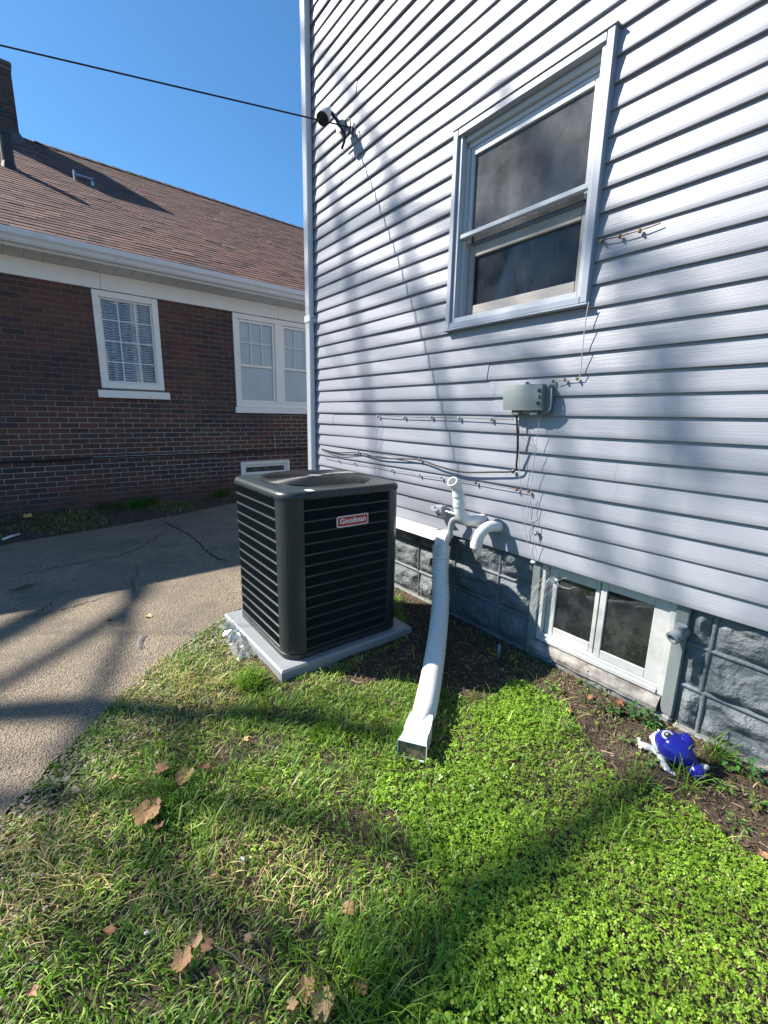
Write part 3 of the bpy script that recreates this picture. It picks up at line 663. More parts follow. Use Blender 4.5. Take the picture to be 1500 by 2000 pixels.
b.build('room', 'dark', nb, local=True)

# ------------------------------------------------------------------ downspout and its extension
ds = thing('downspout', (-4.30, 2.31, 0), 'white rain downspout down the house corner with ribbed leader along the wall', 'downspout')
def ribbed(w, d, c=.012, n=4):
    """rectangle with shallow flutes on the long faces"""
    p = []
    for i in range(n*4+1): u = i/(n*4); p.append((-w/2+c+(w-2*c)*u, -d/2+(.0035 if (i//2) % 2 else 0)))
    p.append((w/2, -d/2+c)); p.append((w/2, d/2-c))
    for i in range(n*4+1): u = 1-i/(n*4); p.append((-w/2+c+(w-2*c)*u, d/2-(.0035 if (i//2) % 2 else 0)))
    p += [(-w/2, d/2-c), (-w/2, -d/2+c)]; return p
sec = ribbed(.100, .058)
b = MB(); b.ring_loft([[(-4.304+a, 2.302+c, z) for a, c in sec] for z in (.70, 2.55)]); b.build('pipe', 'downspout', ds, smooth=True, angle=30)
b = MB(); b.ring_loft([[(-4.304+a*1.03, 2.302+c*1.03, z) for a, c in sec] for z in (2.552, TOP)]); b.build('pipe', 'downspout', ds, smooth=True, angle=30)
b = MB(); b.box((-4.362, 2.268, 2.415), (-4.248, 2.272, 2.475), .001); b.box((-4.2485, 2.27, 2.416), (-4.2445, 2.338, 2.474), .001); b.box((-4.246, 2.327, 2.416), (-4.225, 2.331, 2.474), .001)
b.build('strap', 'downspout', ds)
for (x, y, z) in ((-4.243, 2.30, 2.445), (-4.235, 2.326, 2.455)):
    b = MB(); b.tube([(x-.003, y, z), (x+.003, y-.003, z)], .006, 8); b.build('screw', 'screw', ds)
b = MB(); b.tube(catmull([(-4.304, 2.302, .72), (-4.300, 2.295, .66), (-4.25, 2.288, .625), (-4.18, 2.286, .615)], 6), 1, shape=[(a*.85, c) for a, c in [(y_, x_) for x_, y_ in ribbed(.058, .095)]], up=(1, 0, 0)); b.build('elbow', 'downspout', ds, smooth=True, angle=30)
sec2 = [(c, a) for a, c in ribbed(.086, .066, .009)]
b = MB(); b.ring_loft([[(x, 2.288+c, .616+a+dz) for c, a in [(c_, a_) for c_, a_ in sec2]] for x, dz in ((-4.2, 0), (-2.295, .004))]); b.build('leader', 'downspout', ds, smooth=True, angle=25)
b = MB(); b.ring_loft([[(x, 2.288+c*1.06, .620+a*1.06) for c, a in sec2] for x in (-2.318, -2.302)]); b.build('rusty_joint', 'rust', ds)
# elbow that turns the leader towards the yard, made of gathered pleats
b = MB(); P = catmull([(-2.30, 2.288, .622), (-2.235, 2.275, .640), (-2.185, 2.235, .652), (-2.160, 2.190, .628), (-2.146, 2.168, .585)], 7)
base = [(c*1.04, a*1.04) for a, c in ribbed(.086, .07, .012)]
b.tube(P, [1+(.05 if i % 3 == 1 else 0) for i in range(len(P))], shape=[(a*1.0, c) for c, a in [(c_, a_) for a_, c_ in base]], up=(0, 0, 1)); b.build('elbow', 'hose', ds, smooth=True, angle=40)

hp = catmull([(-2.150, 2.175, .600), (-2.130, 2.155, .50), (-2.09, 2.115, .40), (-2.005, 2.045, .275), (-1.86, 1.89, .165), (-1.64, 1.64, .088), (-1.40, 1.355, .066), (-1.315, 1.235, .060)], 40)
ext = thing('downspout_extension', (-1.30, 1.2, 0), 'white corrugated flexible downspout extension lying on the lawn', 'drain pipe')
def sq(p_, w=1., h=1.):
    n = 24; o = []
    for k in range(n):
        a = 2*PI*k/n; c_, s_ = math.cos(a), math.sin(a); o.append((math.copysign(abs(c_)**p_, c_)*h, math.copysign(abs(s_)**p_, s_)*w))
    return o
def resample(P, st_):
    out = [P[0]]; acc_ = 0.
    for a_, c_ in zip(P[:-1], P[1:]):
        L_ = (c_-a_).length; t_ = st_-acc_
        while t_ <= L_: out.append(a_.lerp(c_, t_/L_)); t_ += st_
        acc_ = L_-(t_-st_)
    return out+[P[-1]]
hp = resample(hp, .0040)
N = len(hp); rs = []; shapes = []; acc = 0
for i in range(N):
    u = i/(N-1)
    if i: acc += (hp[i]-hp[i-1]).length
    cor = .0065*abs(math.sin(acc*PI/.027))-.003 if .05 < u < .93 else 0
    rs.append((.057+cor)*(1-.42*max(0, (u-.90)/.10))); e = max(0, (.10-u)/.10, (u-.90)/.10); shapes.append(sq(1-.62*min(1, e), 1+.05*e, 1-.22*e))
fine = MB(); fine.tube(hp, rs, shape=lambda i: shapes[i], up=(0, 1, 0), cap=False); fine.build('corrugated_pipe', 'hose', ext, smooth=True, angle=70)
d = (hp[-1]-hp[-4]).normalized(); d.z *= .4; d.normalize(); p0 = hp[-1]
w_ = Vector((d.y, -d.x, 0)).normalized(); u_ = Vector((0, 0, 1)); 
def rect(p, w, h, n=6, off=0.):
    o = []
    cs_ = [(-w, -h), (w, -h), (w, h), (-w, h)]
    for k in range(4):
        a, c = cs_[k], cs_[(k+1) % 4]
        for j in range(n): t_ = j/n; o.append(p+w_*(a[0]+(c[0]-a[0])*t_)+u_*(a[1]+(c[1]-a[1])*t_+off))
    return o
b = MB()
secs = [(-.085, .052, .048), (-.05, .057, .052), (-.01, .060, .050), (.03, .060, .046), (.05, .056, .042), (.09, .060, .041), (.115, .066, .042), (.118, .068, .043)]
b.ring_loft([rect(p0+d*s_, w, h, off=-.012) for s_, w, h in secs]+[rect(p0+d*.117, .064, .039, off=-.012), rect(p0+d*.06, .056, .037, off=-.012), rect(p0+d*.0, .05, .035, off=-.012)], cap0=False, cap1=False)
b.build('outlet_adapter', 'hose', ext, smooth=True, angle=35)
b = MB(); b.box((-.060, -.05, -.044), (.060, .0, .026), .006); 
M['drysoil'] = mat('dry_silt', (.27, .19, .115), .95, .3, 30, bump=.004, bscale=90, dirt=(.09, .065, .045), dirt_at=(.5, .65), dscale=40); o = b.build('trapped_soil', 'drysoil', ext); o.location = p0+d*.112+u_*-.004; o.rotation_euler = (0, 0, math.atan2(d.y, d.x)-PI/2)
o.matrix_parent_inverse = Matrix.Translation((-1.30, 1.2, 0)).inverted()

# ------------------------------------------------------------------ air conditioner on its pad
ACX0, ACX1, ACY0, ACY1 = -3.035, -2.188, .995, 1.835; ACB = .062
pad = MB(); zz0, zz1 = -.02, .058
pp = [(-3.085, .905), (-2.135, .925), (-2.135, 1.905), (-3.085, 1.905)]; pin = [(-3.075, .917), (-2.147, .937), (-2.147, 1.893), (-3.075, 1.893)]
pad.ring_loft([[(x, y, zz0) for x, y in pp], [(x, y, zz1-.012) for x, y in pp], [(x, y, zz1) for x, y in pin]])
tag(pad.build('equipment_pad', 'pad'), 'grey plastic equipment pad on soil under the air conditioner', 'pad')
ac = thing('air_conditioner', ((ACX0+ACX1)/2, (ACY0+ACY1)/2, ACB), 'dark green grey air conditioner condenser with louvered sides and top fan', 'air conditioner')
def rsq(ins, z, r=.11, n=7, lift=None):
    x0, x1, y0, y1 = ACX0+ins, ACX1-ins, ACY0+ins, ACY1-ins; r = max(.004, r-ins); o = []
    for cx_, cy_, a0 in ((x1-r, y0+r, -PI/2), (x1-r, y1-r, 0), (x0+r, y1-r, PI/2), (x0+r, y0+r, PI)):
        for k in range(n+1): a = a0+PI/2*k/n; o.append((cx_+r*math.cos(a), cy_+r*math.sin(a), z))
    return o
def ringat(ins0, ins1, z0, z1, name, m, smooth=True, extra=None):
    b = MB(); b.ring_loft([rsq(ins1, z0), rsq(ins0, z0), rsq(ins0, z1), rsq(ins1, z1), rsq(ins1, z0)], cap0=False, cap1=False); return b.build(name, m, ac, smooth=smooth, angle=40)
b = MB(); b.ring_loft([rsq(.0, ACB), rsq(-.004, ACB+.004), rsq(-.004, ACB+.030), rsq(.002, ACB+.034), rsq(.05, ACB+.034)], cap1=False); b.build('base_pan', 'acpaint', ac, smooth=True, angle=40)
b = MB(); b.ring_loft([rsq(.017, ACB+.034), rsq(.017, 1.035)], cap0=False, cap1=False); b.build('coil', 'acdark', ac, smooth=True, angle=40)
LB, LT = ACB+.050, 1.034; NR = 14; pitch_ = (LT-LB)/NR
for r in range(NR+1):
    z = LB+pitch_*r
    b = MB(); b.ring_loft([rsq(.016, z-.0065), rsq(.001, z-.0065), rsq(-.001, z-.004), rsq(-.001, z+.003), rsq(.003, z+.0065), rsq(.016, z+.007)], cap0=False, cap1=False)
    b.build('louver', 'acpaint', ac, smooth=True, angle=40)
# the pressed fins between the louvers, leaning like the sheet they are cut from
path = rsq(.0105, 0, n=10); loop = [Vector(p) for p in path]+[Vector(path[0])]; fins = MB(); acc = 0; step = .0125; nxt = 0
for i in range(len(loop)-1):
    a, c = loop[i], loop[i+1]; L = (c-a).length
    if L < 1e-6: continue
    tv = (c-a)/L; nv = Vector((tv.y, -tv.x, 0))
    while nxt <= acc+L:
        p = a+tv*(nxt-acc); nxt += step
        for r in range(NR):
            z0, z1 = LB+pitch_*r+.006, LB+pitch_*(r+1)-.006
            sg = 1 if tv.x-tv.y > 0 else -1; q0 = p-nv*.006; q1 = p+nv*.0085+tv*(.0060*sg)
            fins.add([(q0.x, q0.y, z0), (q1.x, q1.y, z0+.004), (q1.x, q1.y, z1), (q0.x, q0.y, z1+.004)], [(0, 1, 2, 3)])
            q2 = q1+tv*(.0022*sg)-nv*.005; fins.add([(q1.x, q1.y, z0+.004), (q2.x, q2.y, z0+.004), (q2.x, q2.y, z1), (q1.x, q1.y, z1)], [(0, 1, 2, 3)])
    acc += L
tag(fins.build('louver_fins', 'fin', ac), kind='stuff')
def post(i0, i1, ext0, ext1, name='corner_post'):
    pr0, pr1 = rsq(-.0035, 0, n=7), rsq(.02, 0, n=7); outer = [Vector(p) for p in pr0[i0:i1+1]]; t0 = (outer[0]-outer[1]).normalized(); t1 = (outer[-1]-outer[-2]).normalized()
    line = [outer[0]+t0*ext0]+outer+[outer[-1]+t1*ext1]; b = MB()
    n0 = Vector((-t0.y, t0.x, 0)); n1 = Vector((t1.y, -t1.x, 0)); cen = Vector(((ACX0+ACX1)/2, (ACY0+ACY1)/2, 0))
    inn = [line[0]+(cen-line[0]).normalized()*.02]; last = line[-1]+(cen-line[-1]).normalized()*.02
    full = [inn[0]]+line+[last]
    b.ring_loft([[(p.x, p.y, ACB+.036) for p in full], [(p.x, p.y, 1.034) for p in full]], close=False); b.build(name, 'acpaint', ac, smooth=True, angle=35)
post(0, 7, .005, .006); post(8, 15, .0, .0); post(16, 23, .0, .0)
# top: rounded lid with fan opening
FC = Vector(((ACX0+ACX1)/2, (ACY0+ACY1)/2, 0)); FR = .368; nR = 4*8
outl = rsq(.030, 1.078, n=7)
circ = []
for p in outl:
    a = math.atan2(p[1]-FC.y, p[0]-FC.x); circ.append((FC.x+FR*math.cos(a), FC.y+FR*math.sin(a)))
def cz(r_, z): return [(FC.x+(x-FC.x)*r_, FC.y+(y-FC.y)*r_, z) for x, y in circ]
b = MB(); b.ring_loft([rsq(.01, 1.035), rsq(-.009, 1.033), rsq(-.011, 1.040), rsq(-.009, 1.058), rsq(.002, 1.071), rsq(.016, 1.0775), rsq(.026, 1.078), cz(1.022, 1.079), cz(1.012, 1.084), cz(1., 1.084), cz(.985, 1.074), cz(.985, .98)], cap0=False, cap1=False)
b.build('top_cover', 'acpaint', ac, smooth=True, angle=60)
b = MB(); b.ring_loft([cz(.985, .98), cz(.2, .97)], cap0=False); b.build('fan_well', 'acdark', ac, smooth=True)
g = MB()
for k in range(22):
    rr = .045+k*(FR-.05)/21; zz = 1.090+.010*(1-(rr/FR)**2)
    g.tube([(FC.x+rr*math.cos(a), FC.y+rr*math.sin(a), zz) for a in np.linspace(0, 2*PI, 57)], .0021, 5, False)
for k in range(2):
    a = PI/8+k*PI/2
    g.tube([(FC.x+s_*(FR+.03)*math.cos(a), FC.y+s_*(FR+.03)*math.sin(a), 1.085+.012*(1-abs(s_)**2)) for s_ in np.linspace(-1, 1, 13)], .0035, 6)
g.build('fan_guard', 'guard', ac, smooth=True)
b = MB(); b.tube([(FC.x, FC.y, .985), (FC.x, FC.y, 1.085)], .075, 20); b.tube([(FC.x, FC.y, 1.085), (FC.x, FC.y, 1.102)], [.07, .04], 20); b.build('fan_motor', 'galv', ac, smooth=True, angle=40)
for k in range(3):
    b = MB(); a0 = .5+k*2*PI/3; rows_ = []
    for j in range(7):
        rr = .06+j*.042; sp_ = .5+.1*j/6; rows_.append([(FC.x+rr*math.cos(a0+sp_*(u-.5)*2*.55), FC.y+rr*math.sin(a0+sp_*(u-.5)*2*.55), 1.02+.05*(u-.5)) for u in np.linspace(0, 1, 5)])
    b.ring_loft(rows_, close=False); b.build('fan_blade', 'galv', ac, smooth=True)
for (x, y, ax) in [(ACX1+.011, y_, 0) for y_ in (1.13, 1.35, 1.58, 1.76)]+[(x_, ACY0-.011, 1) for x_ in (-2.32, -2.55, -2.78, -2.98)]:
    for z in ((1.043,) if True else ()):
        b = MB(); dv = Vector((.004, 0, 0)) if ax == 0 else Vector((0, -.004, 0)); b.tube([Vector((x, y, z))-dv*.3, Vector((x, y, z))+dv], .0062, 8); b.build('screw', 'screw', ac)
for y_ in (1.2, 1.5, 1.72):
    b = MB(); b.tube([(ACX1+.003, y_, ACB+.018), (ACX1+.009, y_, ACB+.018)], .006, 8); b.build('screw', 'screw', ac)
b = MB(); q = gz(601, 955, 1.09); b.box((q[0]-.03, q[1]-.008, 1.0795), (q[0]+.03, q[1]+.03, 1.082), .0005); o = b.build('paper_tag', 'litter', ac)
# badge
def rounded(w, h, r, n=5):
    o = []
    for cx_, cy_, a0 in ((w-r, -h+r, -PI/2), (w-r, h-r, 0), (-w+r, h-r, PI/2), (-w+r, -h+r, PI)):
        for k in range(n+1): a = a0+PI/2*k/n; o.append((cx_+r*math.cos(a), cy_+r*math.sin(a)))
    return o
BC = Vector((ACX1+.004, 1.436, .875)); bw, bh = .113, .034
b = MB(); b.prism(rounded(bw, bh, .012), BC, (0, 1, 0), (0, 0, 1), (.006, 0, 0)); badge = b.build('badge', 'badgewhite', ac)
b = MB(); b.prism(rounded(bw-.006, bh-.006, .008), BC+Vector((.006, 0, 0)), (0, 1, 0), (0, 0, 1), (.0016, 0, 0)); b.build('badge_face', 'badge', badge)
cu = bpy.data.curves.new('lettering', 'FONT'); cu.body = 'Goodman'; cu.size = .053; cu.align_x = 'CENTER'; cu.align_y = 'CENTER'; cu.extrude = .0006; cu.offset = .0011; cu.resolution_u = 5
to = bpy.data.objects.new('lettering_curve', cu); COL.objects.link(to); dg = bpy.context.evaluated_depsgraph_get(); me = bpy.data.meshes.new_from_object(to.evaluated_get(dg)); COL.objects.unlink(to); bpy.data.objects.remove(to)
me.materials.clear(); me.materials.append(M['badgewhite']); wdt = max(v.co.x for v in me.vertices)-min(v.co.x for v in me.vertices); sc = .186/wdt
mm = Matrix.Translation(BC+Vector((.0082, 0, .002))) @ Matrix(((0, 0, 1, 0), (1, 0, 0, 0), (0, 1, 0, 0), (0, 0, 0, 1))) @ Matrix.Diagonal((sc, sc, 1, 1)); me.transform(mm); me.name = 'lettering'; link('lettering', me, badge)
# clear packing film crumpled against the pad
b = MB(); n = 26; c0 = gz(450, 1228, .03); c1 = gz(500, 1272, .03); rows_ = []
for i in range(n+1):
    row = []
    for j in range(9):
        u, w = i/n, j/8; x = c0[0]-.14+(c1[0]-c0[0]+.16)*u; y = .78+.13*w+.06*(1-u); e = math.sin(PI*u)**.5*math.sin(PI*min(1, w*1.0+.02))
        x += .03*mnoise.noise(Vector((i*.7, j*.9, 1))); y += .03*mnoise.noise(Vector((i*.6, j*.8, 7))); z = .012+e*(.05+.06*mnoise.noise(Vector((i*.9, j*1.1, 3))))
        row.append((x, y, max(.004, z)))
    rows_.append(row)
b.ring_loft(rows_, close=False); tag(b.build('plastic_wrap', 'film'), 'crumpled clear plastic wrap lying against the pad edge', 'plastic wrap')

# ------------------------------------------------------------------ fittings on the wall
def pipe(pts, r, n=10, seg=20, parent=None, m='pvc', name='pipe', wall=.006, open_end=True):
    P = catmull(pts, n) if len(pts) > 2 else [Vector(p) for p in pts]; b = MB(); b.tube(P, r, seg, False)
    if open_end:
        n_ = seg; o = len(b.v)-n_; ring_ = [Vector(v) for v in b.v[o:o+n_]]; e = P[-1]; dd = (P[-1]-P[-2]).normalized()
        b.ring_loft([ring_, [e+(q-e)*((r-wall)/r) for q in ring_], [e+(q-e)*((r-wall)/r)-dd*.06 for q in ring_]], cap0=False)
    return b.build(name, m, parent, smooth=True, angle=45)
def collar(p, d, r, h, parent, m='pvc'):
    p = Vector(p); d = Vector(d).normalized(); b = MB(); b.tube([p-d*h*.5, p-d*h*.499, p+d*h*.499, p+d*h*.5], [r-.005, r, r, r-.005], 20, False); b.build('coupling', m, parent, smooth=True, angle=40)
v1 = thing('vent_pipe', tuple(wy(938, 1012, 2.33)), 'white PVC vent pipe bent upward with open mouth above the extension elbow', 'pipe', 'white PVC vent pipes')
pts = [wy(945, 1013, 2.345), wy(930, 1016, 2.25), wy(912, 1016, 2.185), wy(899, 1003, 2.150), wy(896, 985, 2.145), wy(894, 962, 2.145), wy(891, 950, 2.13), wy(883, 940, 2.085)]
pipe(pts, .036, parent=v1)
collar(wy(896, 985, 2.145), Vector(pts[5])-Vector(pts[4]), .0405, .035, v1); collar(wy(895, 966, 2.145), Vector(pts[5])-Vector(pts[4]), .0405, .03, v1)
collar(wy(884, 941, 2.091), Vector(pts[7])-Vector(pts[6]), .0385, .022, v1) if False else None
v2 = thing('exhaust_elbow', tuple(wy(972, 1030, 2.33)), 'white PVC exhaust elbow turned down over the stone foundation', 'pipe', 'white PVC vent pipes')
pts = [wy(976, 1029, 2.345), wy(966, 1028, 2.27), wy(952, 1030, 2.215), wy(939, 1041, 2.175), wy(932, 1057, 2.165), wy(930, 1069, 2.165)]
pipe(pts, .036, parent=v2); collar(wy(930.5, 1064, 2.165), (0, 0, 1), .0405, .034, v2)
v3 = thing('drain_elbow', tuple(wy(900, 1015, 2.33)), 'small pale grey elbow pipe just behind the downspout elbow', 'pipe')
pipe([wy(908, 1017, 2.345), wy(897, 1015, 2.29), wy(885, 1016, 2.262), wy(880, 1030, 2.258), wy(879, 1050, 2.258)], .021, parent=v3, m='pvcgrey')
eb = thing('outdoor_outlet_box', tuple(wy(862, 995, 2.33)), 'small grey weatherproof box with flap lids beside the vent pipe', 'electrical box')
c = Vector(wy(862, 996, 2.30)); b = MB(); b.box(c+Vector((-.045, -.03, -.05)), c+Vector((.035, .028, .035)), .006); b.build('body', 'pvcgrey', eb)
for k, (dx, a) in enumerate(((-.075, .5), (-.035, .2), (.0, -.1))):
    b = MB(); b.box((-.015, -.05, -.004), (.015, 0, .004), .002); o = b.build('flap_lid', 'pvcgrey', eb); o.location = c+Vector((dx+.02, -.03, .025-.02*k)); o.rotation_euler = (.5-k*.5, 0, a); o.matrix_parent_inverse = PINV[eb.name]
b = MB(); b.tube([c+Vector((.035, 0, .0)), c+Vector((.20, .005, -.01)), c+Vector((.30, .012, -.02))], .011, 10); b.tube([c+Vector((.16, .003, -.006)), c+Vector((.185, .004, -.008))], .015, 10); b.build('conduit', 'galv', eb, smooth=True, angle=40)
st = thing('cleanout_pipe', tuple(wy(1325, 1235, 2.38)), 'grey open ended pipe stub beside the basement window post', 'pipe')
c = Vector(wy(1333, 1236, 2.36)); pipe([c+Vector((.0, .05, .0)), c+Vector((-.004, -.03, .0)), c+Vector((-.020, -.070, -.018))], .027, 6, parent=st, m='stub')
collar(c+Vector((-.015, -.056, -.012)), (-.25, -.75, -.3), .032, .026, st, 'stub'); b = MB(); b.tube([c+Vector((-.002, -.035, .02)), c+Vector((-.002, -.035, .042))], .022, 18); b.tube([c+Vector((-.002, -.035, .041)), c+Vector((-.002, -.035, .051))], .027, 18); b.build('cap', 'stub', st, smooth=True, angle=40)
# utility box
ub = thing('utility_box', (-1.635, 2.33, 1.55), 'grey telephone utility box mounted on the siding', 'utility box')
ux0, ux1, uz0, uz1 = -1.755, -1.485, 1.545, 1.690
b = MB(); b.box((ux0+.03, 2.285, uz0-.022), (ux1+.012, 2.336, uz1-.002), .008); b.build('back_plate', 'boxdark', ub)
b = MB(); nn = 9; rows_ = []
for i in range(nn):
    u = i/(nn-1); z = uz0+(uz1-uz0)*u; bul = .012*math.sin(PI*u)
    rows_.append([(ux0-.01*(1-u), 2.284, z), (ux0-.01*(1-u), 2.258-bul, z), (ux0+.006, 2.250-bul, z), (ux1-.03, 2.250-bul, z), (ux1-.006-.012*u, 2.258-bul, z), (ux1-.006-.012*u, 2.284, z)])
b.ring_loft(rows_); b.build('cover', 'boxgrey', ub, smooth=True, angle=40)
for dz in (.028, .062, .096):
    b = MB(); b.tube([(ux1-.028, 2.244, uz0+dz+.012), (ux1-.028, 2.2415-.002, uz0+dz+.012)], .011, 12); b.build('knockout', 'cable', ub)
b = MB(); b.tube(catmull([(ux1+.012, 2.30, uz1-.02), (ux1+.03, 2.28, uz0+.07), (ux1+.025, 2.28, uz0+.0), (ux1-.05, 2.285, uz0-.028)], 6), .006, 8); b.build('hinge_cord', 'boxdark', ub, smooth=True)
for x in (ux0+.05, ux0+.175):
    b = MB(); b.box((x, 2.262, uz0-.03), (x+.055, 2.30, uz0-.002), .006); b.build('cable_port', 'boxdark', ub)
b = MB(); b.box((-1.668, 2.30, uz1+.001), (-1.645, 2.334, uz1+.022), .003); b.build('mount_tab', 'pvcgrey', ub)
# security camera
sc_ = thing('security_camera', (-3.80, 2.33, 4.0), 'white security camera mounted high near the house corner', 'camera')
pm = Vector(wy(668, 248, 2.33)); pf = Vector(wy(630, 232, 2.12)); dv = ((Vector(CAM)-pf).normalized()*.8+Vector((-.38, -.1, -.22))).normalized(); pb = pf-dv*.14
b = MB(); b.tube([pm+Vector((0, .004, 0)), pm+Vector((0, -.03, 0))], .05, 18); b.build('mount_plate', 'pvcgrey', sc_, smooth=True, angle=40)
b = MB(); b.tube(catmull([pm+Vector((0, -.02, 0)), pm.lerp(pb, .5)+Vector((0, 0, .01)), pb], 6), .017, 10); b.build('arm', 'pvcgrey', sc_, smooth=True)
b = MB(); b.tube([pb-dv*.03, pb+dv*.02, pb.lerp(pf, .55), pf-dv*.004, pf], [.018, .032, .048, .056, .054], 22); b.build('housing', 'whiteclean', sc_, smooth=True, angle=50)
b = MB(); b.tube([pf+dv*.0005, pf+dv*.004, pf+dv*.006], [.0535, .052, .04], 22); b.build('lens_face', 'lens', sc_, smooth=True, angle=40)
b = MB(); b.tube(catmull([pb-dv*.02, wy(672, 262, 2.27), wy(668, 290, 2.30)], 8), .011, 8); b.build('tail_cable', 'cable', sc_, smooth=True)
# cables
def cable(name, pts, r, m, label, group=None, n=8, seg=7, cat='cable'):
    b = MB(); b.tube(catmull(pts, n), r, seg); return tag(b.build(name, m, smooth=True), label, cat, group)
def clip(px, py, parent, y=2.325, m='pvcgrey', s=1.):
    c = Vector(wy(px, py, y)); b = MB(); b.box(c+Vector((-.007*s, -.012, -.012*s)), c+Vector((.007*s, .006, .012*s)), .002); b.tube([c+Vector((0, -.012, -.004)), c+Vector((0, -.017, -.004))], .005, 7)
    o = b.build('clip', m, parent); return o
b = MB(); P = []
for k in range(60):
    t_ = 14*(k/59)**1.6; tq = min(t_, 3.2); P.append(Vector((-3.615-.278*tq-.079*tq*tq-(t_-tq)*.784, 2.33-t_, 3.848-.028*tq+.042*tq*tq+(t_-tq)*.241)))
P = [Vector(wy(690, 250, 2.325))]+P
b.tube(P, .0058, 8); tag(b.build('overhead_cable', 'cable', smooth=True), 'black overhead service cable running from the house corner across the sky', 'cable')
cb = cable('service_cable', [wy(628, 877, 2.322), wy(660, 884, 2.318), wy(699, 884, 2.315), wy(740, 894, 2.31), wy(780, 896, 2.31), wy(819, 898, 2.312), wy(860, 912, 2.305), wy(905, 922, 2.30), wy(960, 922, 2.30), wy(1003, 920, 2.305), wy(1009, 905, 2.30), wy(1011, 860, 2.29), wy(1009, 812, 2.285)], .0062, 'cable', 'thick black cable sagging along the siding up to the utility box')
for q in ((700, 883), (820, 898), (1003, 921)): clip(*q, cb)
cb2 = cable('service_cable', [wy(628, 878, 2.322), wy(652, 888, 2.32), wy(672, 890, 2.318), wy(699, 886, 2.315), wy(735, 886, 2.316), wy(819, 899, 2.318)], .0032, 'wiredark', 'thinner dark cable looping beside the thick black one near the corner')
lw = cable('phone_wire', [wy(634, 894, 2.324), wy(662, 900, 2.322), wy(700, 906, 2.322), wy(735, 911, 2.321), wy(765, 918, 2.32), wy(800, 923, 2.318), wy(822, 929, 2.32), wy(850, 932, 2.317), wy(870, 936, 2.318)], .0026, 'wiredark', 'thin dark wire clipped along the siding behind the vent pipe mouth')
for q in ((662, 900), (693, 905), (766, 918), (820, 928), (862, 933)): clip(*q, lw, s=.7)
lw2 = cable('phone_wire', [wy(896, 938, 2.322), wy(930, 943, 2.32), wy(1010, 956, 2.318), wy(1034, 959, 2.318)], .0026, 'wiredark', 'short dark wire right of the vent pipe mouth under a lap')
for q in ((930, 943), (1010, 956), (1033, 960)): clip(*q, lw2, m='rust', s=.8)
uw = cable('coax_wire', [wy(739, 811, 2.318), wy(790, 814, 2.316), wy(843, 815, 2.316), wy(897, 816, 2.316), wy(960, 818, 2.314), wy(1003, 819, 2.308)], .0032, 'wiredark', 'grey wire clipped straight along a lap left of the utility box')
for q in ((739, 813), (790, 815), (843, 815), (897, 817), (960, 819)): clip(*q, uw)
cable('hanging_wire', [wy(740, 816, 2.312), wy(735, 845, 2.30), wy(734, 880, 2.30), wy(733, 925, 2.31), wy(732, 950, 2.315)], .0020, 'wire', 'thin white wire hanging down the siding behind the air conditioner')
b = MB()
def loop(c_, rx, rz, tilt=0., n=20): 
    c_ = Vector(c_); return [c_+Vector((rx*math.cos(a)+tilt*math.sin(a), -.01*math.sin(a*.5), rz*math.sin(a))) for a in np.linspace(0, 2*PI, n)]
b.tube(loop(wy(680, 249, 2.31), .030, .052, .02), .005, 6); b.tube(loop(wy(692, 257, 2.31), .022, .040, -.01), .005, 6); b.tube(catmull([wy(676, 265, 2.32), wy(684, 256, 2.31), wy(693, 262, 2.318)], 6), .006, 6)
tag(b.build('cable_coil', 'wiredark', smooth=True), 'small looped coil of dark cable right of the security camera', 'cable')
b = MB(); b.tube(loop(wy(694, 303, 2.31), .030, .085, .03), .0018, 5); tag(b.build('wire_loop', 'wire', smooth=True), 'thin wire loop dangling below the cable coil', 'wire')
for (lbl, pp, r, m) in (('white wire falling from the left port of the utility box to the siding bottom', [(1014, 815), (1013, 850), (1015, 925), (1019, 965), (1022, 1010), (1030, 1060), (1040, 1097)], .0016, 'wire'),
                        ('pale wire falling from the right port of the utility box', [(1055, 806), (1050, 850), (1040, 925), (1036, 990), (1040, 1040), (1047, 1075), (1045, 1097)], .0018, 'wire'),
                        ('short looped grey wire hanging below the utility box', [(1018, 812), (1014, 845), (1026, 858), (1032, 862), (1030, 850), (1026, 820)], .0014, 'wiredark'),
                        ('crooked thin wire hanging from the rusty clip', [(1033, 962), (1029, 985), (1033, 1000), (1026, 1025), (1030, 1050)], .0014, 'wire')):
    cable('hanging_wire', [wy(*q, 2.296 if i < len(pp)-2 else 2.315) for i, q in enumerate(pp)], r, m, lbl, cat='wire')
b = MB(); c = Vector(wy(1041, 1098, 2.31)); b.tube([c-Vector((.014, 0, 0)), c, c+Vector((.016, 0, 0))], [.006, .011, .007], 9); tag(b.build('wire_splice', 'litter', smooth=True), 'little white wire splice at the bottom edge of the siding', 'wire splice')
wu = cable('window_wire', [wy(1150, 590, 2.302), wy(1144, 625, 2.30), wy(1138, 680, 2.306), wy(1133, 732, 2.315), wy(1128, 738, 2.318), wy(1105, 741, 2.318), wy(1083, 744, 2.31)], .0024, 'wire', 'grey wire from the window corner down to the utility box', cat='wire')
for q in ((1128, 740), (1104, 742), (1081, 745)): clip(*q, wu, m='brass', s=.7)
tw = cable('string', [wy(1168, 471, 2.32), wy(1190, 466, 2.318), wy(1212, 461, 2.316), wy(1250, 450, 2.318), wy(1290, 436, 2.322)], .0028, 'rust', 'brown cord on three brass clips right of the window', cat='cord')
for q in ((1176, 471), (1211, 462), (1250, 451)): clip(*q, tw, m='brass', s=.75)
